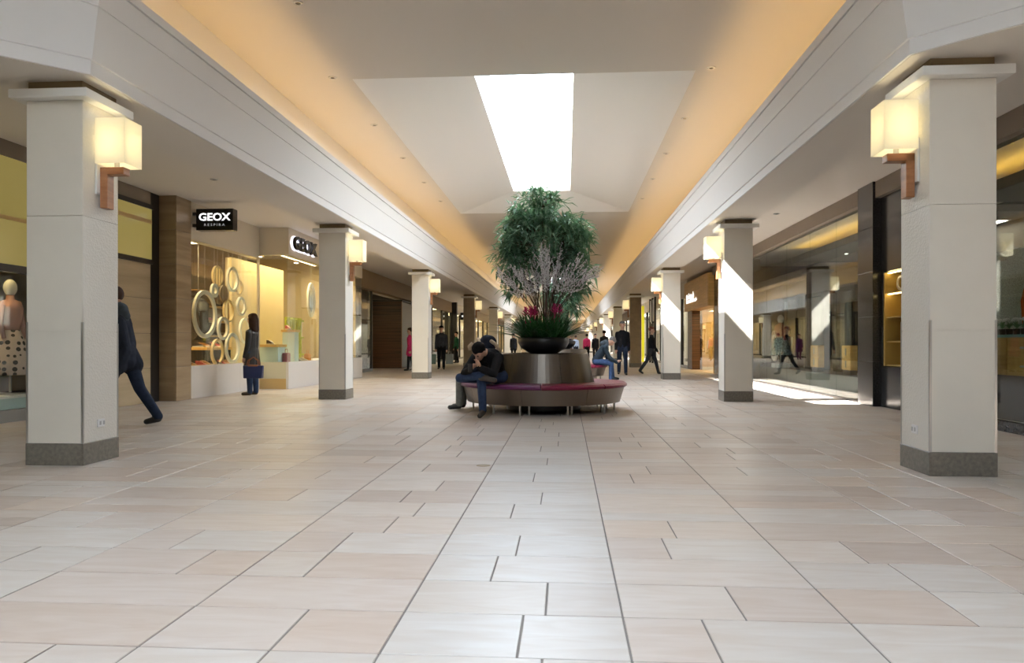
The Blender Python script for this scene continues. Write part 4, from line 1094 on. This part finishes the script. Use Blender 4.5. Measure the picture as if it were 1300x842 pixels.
def dress(j, bulk=1.0, coat=0.0, hood=None, skirt=None, fingers=False):
    s = j['s']; b = Body(); k = s * bulk
    for n in 'lr':
        b.cap(j['hip' + n], .098 * s, j['knee' + n], .070 * s, 'pants').cap(j['knee' + n], .070 * s, j['ank' + n], .056 * s, 'pants')
        b.cap(j['ank' + n] + Vector((0, 0, -.03 * s)), .045 * s, j['toe' + n], .036 * s, 'shoe')
        b.cap(j['sho' + n], .070 * k, j['elb' + n], .055 * k, 'top').cap(j['elb' + n], .055 * k, j['wri' + n], .042 * k, 'top')
        d = (j['wri' + n] - j['elb' + n]).normalized(); hd = j.get('hand' + n, d)
        c = j['wri' + n] + hd * .03 * s
        b.cap(j['wri' + n], .028 * s, c + hd * .05 * s, .033 * s, 'skin')
        sd = hd.cross(Vector((0, 0, 1))); sd = sd.normalized() if sd.length > .1 else Vector((0, 1, 0)); nn = hd.cross(sd)
        for q, L in enumerate((.062, .072, .068, .052)):
            p0 = c + hd * .055 * s + sd * (q - 1.5) * .019 * s; p1 = p0 + hd * L * .55 * s; p2 = p1 + (hd * .55 + nn * .8) * L * .5 * s
            b.cap(p0, .0095 * s, p1, .009 * s, 'skin').cap(p1, .009 * s, p2, .0075 * s, 'skin')
        p0 = c + sd * -.03 * s; p1 = p0 + (hd * .6 - sd * .7) * .04 * s; b.cap(p0, .012 * s, p1, .010 * s, 'skin').cap(p1, .010 * s, p1 + (hd + nn * .4) * .028 * s, .008 * s, 'skin')
    lat = (j['shor'] - j['shol']).normalized()
    for q in (-1, 1):
        b.cap(j['pel'] + lat * q * .055 * s, .102 * k, j['chest'] + lat * q * .07 * k, .112 * k, 'top')
        b.cap(j['chest'] + lat * q * .07 * k, .108 * k, (j['shor'] if q > 0 else j['shol']) - lat * q * .03, .066 * k, 'top')
        b.cap(j['neck'] - j['hup'] * .035 * s, .052 * k, (j['shor'] if q > 0 else j['shol']) - lat * q * .02, .05 * k, 'top')
    b.cap(j['chest'], .115 * k, j['neck'] - j['hup'] * .05 * s, .062 * k, 'top')
    b.cap((j['hipl'] + j['hipr']) / 2, .11 * s, j['pel'], .11 * s, 'pants')
    if coat:
        dn = Vector((0, 0, -1))
        for q, n in ((-1, 'l'), (1, 'r')):
            b.cap(j['pel'] + lat * q * .06, .115 * k, j['hip' + n].lerp(j['knee' + n], coat) + lat * q * .02, .125 * k, 'top')
        b.cap(j['pel'], .12 * k, j['pel'] + dn * .40 * coat, .13 * k, 'top')
    u, f = j['hup'], j['hfw']; C = j['head']
    b.cap(j['neck'] - u * .02 * s, .056 * s, C - u * .05 * s, .052 * s, 'skin')
    b.ball(C + u * .022 * s - f * .012 * s, .099 * s, 'skin')
    b.cap(C - u * .05 * s + f * .025 * s, .064 * s, C - u * .09 * s + f * .045 * s, .036 * s, 'skin')
    b.cap(C + u * .01 * s + f * .078 * s, .012 * s, C - u * .03 * s + f * .10 * s, .016 * s, 'skin')
    for q in (-1, 1): b.cap(C + lat * q * .088 * s - u * .02 * s, .016 * s, C + lat * q * .092 * s + u * .015 * s, .018 * s, 'skin')
    if hood == 'down':
        b.cap(j['neck'] - f * .06 - u * .01, .085 * k, j['neck'] - f * .10 - u * .10, .06 * k, 'hood')
        for q in (-1, 1): b.cap(j['neck'] - f * .07 * s, .06 * k, j['neck'] + lat * q * .09 * s + f * .03 * s - u * .02 * s, .042 * k, 'hood')
    elif hood == 'up':
        b.ball(C + u * .015 - f * .03, .128 * s, 'hood').cap(C - f * .06, .12 * s, j['neck'] - f * .04, .10 * s, 'hood')
    return b
def person(label, j, loc, face, cols, hair='short', hairm=hair_b, voxel=.012, detail=True, world=False, group=None, **kw):
    """face = direction in degrees the person looks to (0 = +x, 90 = away from camera, 270 = to the camera)"""
    b = dress(j, **kw)
    for extra in j.get('extra', []): b.cap(*extra)
    mats = {'top': cols[0], 'pants': cols[1], 'shoe': cols[2], 'skin': skin, 'hood': cols[3] if len(cols) > 3 else cols[0], 'sole': cols[4] if len(cols) > 4 else cols[2]}
    me = b.mesh(voxel, mats); me.name = 'person'
    zmin = min(v.co.z for v in me.vertices)
    off = Vector(loc) if world else Vector((0, 0, 0))
    if world: me.transform(Matrix.Translation(-off))
    o = link('person', me, None, None, (0, 0, 0)); o.location = loc; ORIG[o.name] = off
    if not world:
        o.rotation_euler.z = R(face - 90); o.location.z -= zmin
        o.location.z += .001
    tag(o, label, 'person', group)
    u, f, C, s = j['hup'], j['hfw'], j['head'], j['s']; lat = f.cross(u).normalized()
    hb = Body()
    if hair and kw.get('hood') != 'up':
        hb.ball(C + u * .042 * s - f * .026 * s, .104 * s, 'h').cap(C + u * .07 * s + f * .03 * s, .058 * s, C + u * .06 * s - f * .04 * s, .085 * s, 'h')
        if hair == 'long':
            for q in (-1, 0, 1): hb.cap(C - f * .045 * s + lat * q * .05 * s, .075 * s, C - u * .23 * s - f * .07 * s + lat * q * .06 * s, .055 * s, 'h')
            for q in (-1, 1): hb.cap(C + lat * q * .075 * s + u * .02 * s, .045 * s, C - u * .17 * s + lat * q * .08 * s, .035 * s, 'h')
        if hair == 'cap': hb.cap(C + u * .07 * s + f * .05 * s, .05 * s, C + u * .055 * s + f * .12 * s, .022 * s, 'h')
        hm = hb.mesh(max(voxel, .01), {'h': hairm}); 
        if world: hm.transform(Matrix.Translation(-off))
        link('cap' if hair == 'cap' else 'hair', hm, None, o)
    if detail:
        for q in (-1, 1):
            e = MB().sphere(C + u * .012 * s + f * .081 * s + lat * q * .034 * s, .011 * s, 8, 6).mesh('eye', off)
            link('eye', e, eye_m, o)
        mo = MB().sphere(C - u * .066 * s + f * .083 * s, .012 * s, 10, 6, (1.6, 1.0, .55)).mesh('mouth', off); link('mouth', mo, lip_m, o)
    return o
def cloth(name, c, r=.9): return mat('cloth_' + name, c, r, noise=(18, .18), spec=.12)
navy = cloth('navy', (.018, .022, .034)); blackc = cloth('black', (.012, .012, .014)); jeans = cloth('denim', (.035, .055, .11)); jeans_d = cloth('dark_denim', (.018, .026, .048))
shoe_b = mat('shoe_black', (.012, .012, .013), .45); shoe_br = mat('shoe_brown', (.06, .045, .035), .6); greyp = cloth('grey_trouser', (.17, .17, .155)); slate = cloth('slate_blue', (.03, .042, .055))
leather = mat('leather_black', (.012, .013, .016), .3); jeans_l = cloth('jeans_blue', (.05, .09, .20)); dgrey = cloth('charcoal', (.035, .037, .042)); green = cloth('green', (.02, .09, .055)); pink = cloth('pink', (.55, .04, .14))
lblue = cloth('light_blue', (.38, .46, .62)); plum = cloth('plum', (.10, .02, .09)); yellow = cloth('yellow', (.75, .65, .06)); white_c = cloth('white', (.7, .7, .68)); fur = cloth('fur', (.42, .33, .23), .95); redc = cloth('red', (.35, .03, .03)); hoodg = cloth('hood_slate', (.06, .075, .09))

# walking man passing behind the first column: strides to the left
j = pose(1.80, lean=.20, head=.10, legs=((.40, .30), (-.32, -.58)), arms=((.35, .12, .7), (-.22, .12, .0)))
j['toer'] = j['ankr'] + Vector((0, .15, -.07))
person('man in a dark navy jacket and jeans striding behind the first column', j, (-5.60, 9.15, 0), 184, (navy, jeans_d, shoe_b, hoodg), hairm=hair_br, voxel=.010, hood='down', bulk=1.06, coat=.28)
# woman at the shoe shop window
j = pose(1.64, lean=.0, head=.02, legs=((.03, -.03), (-.04, -.05)), arms=((.05, .12, .25), (.0, .10, .32)))
person('woman in a black coat with long brown hair facing the shoe shop window', j, (-6.42, 14.95, 0), 178, (leather, jeans, shoe_br), hair='long', hairm=hair_br, voxel=.010, coat=.75, bulk=1.0)
hb = thing('handbag', 'navy blue handbag with tan straps held by the woman at the window', 'handbag', (-6.36, 14.62, .40))
x, y = -6.27, 14.66
m = MB().add([(x - .19, y - .055, .36), (x + .19, y - .055, .36), (x + .19, y + .055, .36), (x - .19, y + .055, .36), (x - .21, y - .03, .62), (x + .21, y - .03, .62), (x + .21, y + .03, .62), (x - .21, y + .03, .62)],
             [(0, 3, 2, 1), (4, 5, 6, 7), (0, 1, 5, 4), (1, 2, 6, 5), (2, 3, 7, 6), (3, 0, 4, 7)])
m.build('bag_body', mat('bag_blue', (.02, .035, .12), .4), hb, bevel=.012)
tanl = mat('bag_tan', (.30, .10, .04), .45)
B(x - .10, x + .10, y - .05, y + .05, .60, .635).build('flap', tanl, hb, bevel=.01)
for q in (-.035, .035): MB().tube([(x - .12, y + q, .62), (x - .10, y + q, .72), (x, y + q * .4, .79), (x + .10, y + q, .72), (x + .12, y + q, .62)], .008, 6).build('strap', tanl, hb)

# seated pair on the near bench, joints placed one by one
def custom(d, s=1.0, hup=None, hfw=None):
    j = dict(d); j['s'] = s; j['hup'] = Vector(hup).normalized(); f = Vector(hfw); j['hfw'] = (f - j['hup'] * f.dot(j['hup'])).normalized()
    return j
A = dict(pel=P(629, 474, 11.22), waist=P(626, 466, 11.15), chest=P(620, 453, 11.02), neck=P(615, 446, 10.88), head=P(608, 447, 10.72),
         hipl=P(637, 478, 11.12), kneel=P(584, 480, 10.95), ankl=P(611, 477, 10.62), toel=P(628, 483, 10.52),
         hipr=P(622, 479, 11.12), kneer=P(611, 482, 10.70), ankr=P(613, 521, 10.72), toer=P(609, 527.5, 10.52),
         shol=P(604, 454, 11.08), elbl=P(590, 474, 10.90), wril=P(597, 469, 10.66), shor=P(633, 455, 10.86), elbr=P(626, 475, 10.66), wrir=P(609, 467, 10.55))
# left in his own sense is the picture's left here because he faces the camera: swap so that shoulders run the right way
j = custom(A, 1.0, (-.25, -.62, .55), (-.45, -.55, -.75))
j['handl'] = Vector((.5, -.3, .5)).normalized(); j['handr'] = Vector((-.35, -.25, .9)).normalized()
j['ankr'].z = max(j['ankr'].z, .10); j['toer'].z = .04
person('young man in black jacket bent over his phone with one ankle crossed on his knee', j, (-.9, 11.0, 0), 0, (blackc, jeans, shoe_br), hairm=hair_b, voxel=.009, world=True, bulk=1.12)
ph = P(597, 467, 10.50)
tag(B(ph.x - .035, ph.x + .035, ph.y - .006, ph.y + .006, ph.z - .06, ph.z + .06).build('phone', mat('phone_black', (.01, .01, .012), .15), bevel=.004), 'black smartphone held by the man bent forward on the bench', 'phone')
Bq = dict(pel=P(612, 474, 11.98), waist=P(612, 465, 11.98), chest=P(614, 453, 11.95), neck=P(618, 444, 11.9), head=P(617, 437.5, 11.84),
          hipl=P(608, 478, 12.08), kneel=P(589, 479, 12.2), ankl=P(588, 512, 12.2), toel=P(576, 517, 12.2),
          hipr=P(608, 478, 11.9), kneer=P(584, 480, 11.92), ankr=P(583, 514, 11.92), toer=P(571, 518.5, 11.9),
          shol=P(612, 451, 12.12), elbl=P(602, 466, 12.15), wril=P(592, 473, 12.05), shor=P(616, 453, 11.76), elbr=P(604, 468, 11.72), wrir=P(592, 474, 11.85))
j = custom(Bq, 1.0, (-.45, 0, .85), (-.85, 0, -.45))
for n in 'lr': j['ank' + n].z = .09; j['toe' + n].z = .045
fr = []
for q in range(7):
    a = math.pi * q / 6; p = j['head'] + j['hfw'] * .07 + Vector((0, 1, 0)) * math.cos(a) * .145 + j['hup'] * math.sin(a) * .13
    fr.append(p)
person('person in a dark hooded parka and grey trousers, half hidden on the round bench', j, (-1.4, 12.0, 0), 0, (navy, greyp, shoe_b, navy), voxel=.011, world=True, bulk=1.15, hood='up')
bpar = [o for o in COL.objects if o.name.startswith('person')][-1]
for pts in ([P(623, 433, 11.74), P(629, 437, 11.68), P(633, 443, 11.64), P(635, 449, 11.66)], [P(600, 436, 11.78), P(596, 440, 11.76), P(597, 445, 11.76)], fr):
    link('fur_trim', MB().tube(pts, .030, 8).mesh('fur_trim', Vector((-1.4, 12.0, 0))), fur, bpar, smooth=True)

# lone man on the farther bench, facing the right-hand shops
j = pose(1.76, lean=.62, head=.75, legs=((1.50, .12), (1.45, -.05)), arms=((.50, .05, .95), (.45, .05, 1.0)), sit=.60)
j['handl'] = j['handr'] = Vector((0, .7, .4)).normalized()
person('man in a slate blue hooded jacket and jeans hunched on the farther bench', j, (.86, 21.35, 0), 0, (slate, jeans_l, shoe_b, hoodg), hair='short', hairm=hair_gr, voxel=.012, hood='down', bulk=1.1).location.z = 0
WALK = [
    # label, x, y, face, height, legs phase, colours, hair, hairm, kw
    ('grey-haired man in an open black jacket and dark jeans walking to the court', 1.93, 25.7, 268, 1.80, .18, (blackc, jeans_d, shoe_b), 'short', hair_gr, dict(bulk=1.08)),
    ('woman in dark clothes with red-brown hair striding past the third column', 2.98, 26.4, 350, 1.66, .38, (blackc, dgrey, shoe_b), 'short', mat('hair_red', (.16, .04, .02), .5), dict(bulk=1.0)),
    ('man in a charcoal jacket and black trousers carrying two shopping bags', -5.15, 30.8, 275, 1.78, .15, (dgrey, blackc, shoe_b), 'short', hair_b, dict(bulk=1.15)),
    ('person in a green jacket and dark trousers beyond the man with bags', -6.0, 41.0, 200, 1.70, .10, (green, blackc, shoe_b), 'short', hair_b, dict(bulk=1.08)),
    ('person in a plum coat between far columns of the shoe shop row', -5.2, 52.0, 270, 1.70, .1, (plum, plum, shoe_b), 'short', hair_br, dict(coat=.7)),
    ('person in a long dark coat walking away behind the planter bowl', -3.55, 51.0, 90, 1.75, .12, (blackc, blackc, shoe_b), 'short', hair_b, dict(coat=.5)),
    ('person in a light blue top standing far down the mall', .70, 52.0, 90, 1.62, .1, (lblue, dgrey, shoe_b), 'short', hair_br, dict()),
    ('person in a bright pink jacket far down the mall', 1.35, 48.0, 95, 1.68, .12, (pink, blackc, shoe_b), 'short', hair_b, dict(bulk=1.1)),
    ('person in black beside the bright pink jacket far down the mall', 1.95, 49.5, 270, 1.70, .1, (blackc, blackc, shoe_b), 'short', hair_b, dict(bulk=1.1)),
    ('person in navy to the side of the light blue top far down the mall', .15, 50.0, 90, 1.72, .1, (navy, blackc, shoe_b), 'short', hair_b, dict(bulk=1.1)),
    ('person in a pink coat mostly hidden behind the third column of the shoe shop row', -6.12, 29.2, 180, 1.66, .1, (pink, blackc, shoe_b), 'short', hair_br, dict(coat=.5)),
    ('person in a yellow jacket at the shop past the wooden shopfront', 6.6, 42.0, 180, 1.68, .05, (yellow, dgrey, shoe_b), 'short', hair_br, dict(bulk=1.05)),
    ('person in a dark grey coat walking past the fifth column', 2.05, 40.0, 95, 1.76, .15, (dgrey, jeans_d, shoe_b), 'short', hair_br, dict(coat=.4)),
    ('person in a charcoal jacket beyond the light blue top', .35, 58.0, 270, 1.74, .12, (dgrey, blackc, shoe_b), 'short', hair_gr, dict()),
    ('person in a red coat at the far end of the mall', -.4, 66.0, 270, 1.66, .1, (redc, blackc, shoe_b), 'short', hair_b, dict(coat=.5)),
]
for lab, x, y, face, h, ph_, cols, hr, hm, kw in WALK:
    j = pose(h, lean=.04, head=.02, legs=((ph_, ph_ * .6), (-ph_, -ph_ * 1.6)), arms=((-ph_ * .8, .13, -ph_ * .3), (ph_ * .8, .13, ph_ + .2)))
    person(lab, j, (x, y, 0), face, cols, hair=hr, hairm=hm, voxel=.014 if y < 35 else .02, detail=y < 35, **kw)
for k, (dx, c, lab) in enumerate(((-.36, mat('bag_green', (.10, .16, .12), .5), 'dark green paper shopping bag in the hand of the man in charcoal'), (.36, mat('bag_grey', (.20, .22, .20), .5), 'grey paper shopping bag in the hand of the man in charcoal'))):
    x, y = -5.15 + dx, 30.7
    t = thing('shopping_bag', lab, 'bag', (x, y, .22))
    B(x - .15, x + .15, y - .06, y + .06, .22, .64).build('bag_body', c, t, bevel=.006)
    for q in (-.05, .05): MB().tube([(x - .07, y + q, .63), (x - .05, y + q, .74), (x + .05, y + q, .74), (x + .07, y + q, .63)], .005, 5).build('handle', c, t)
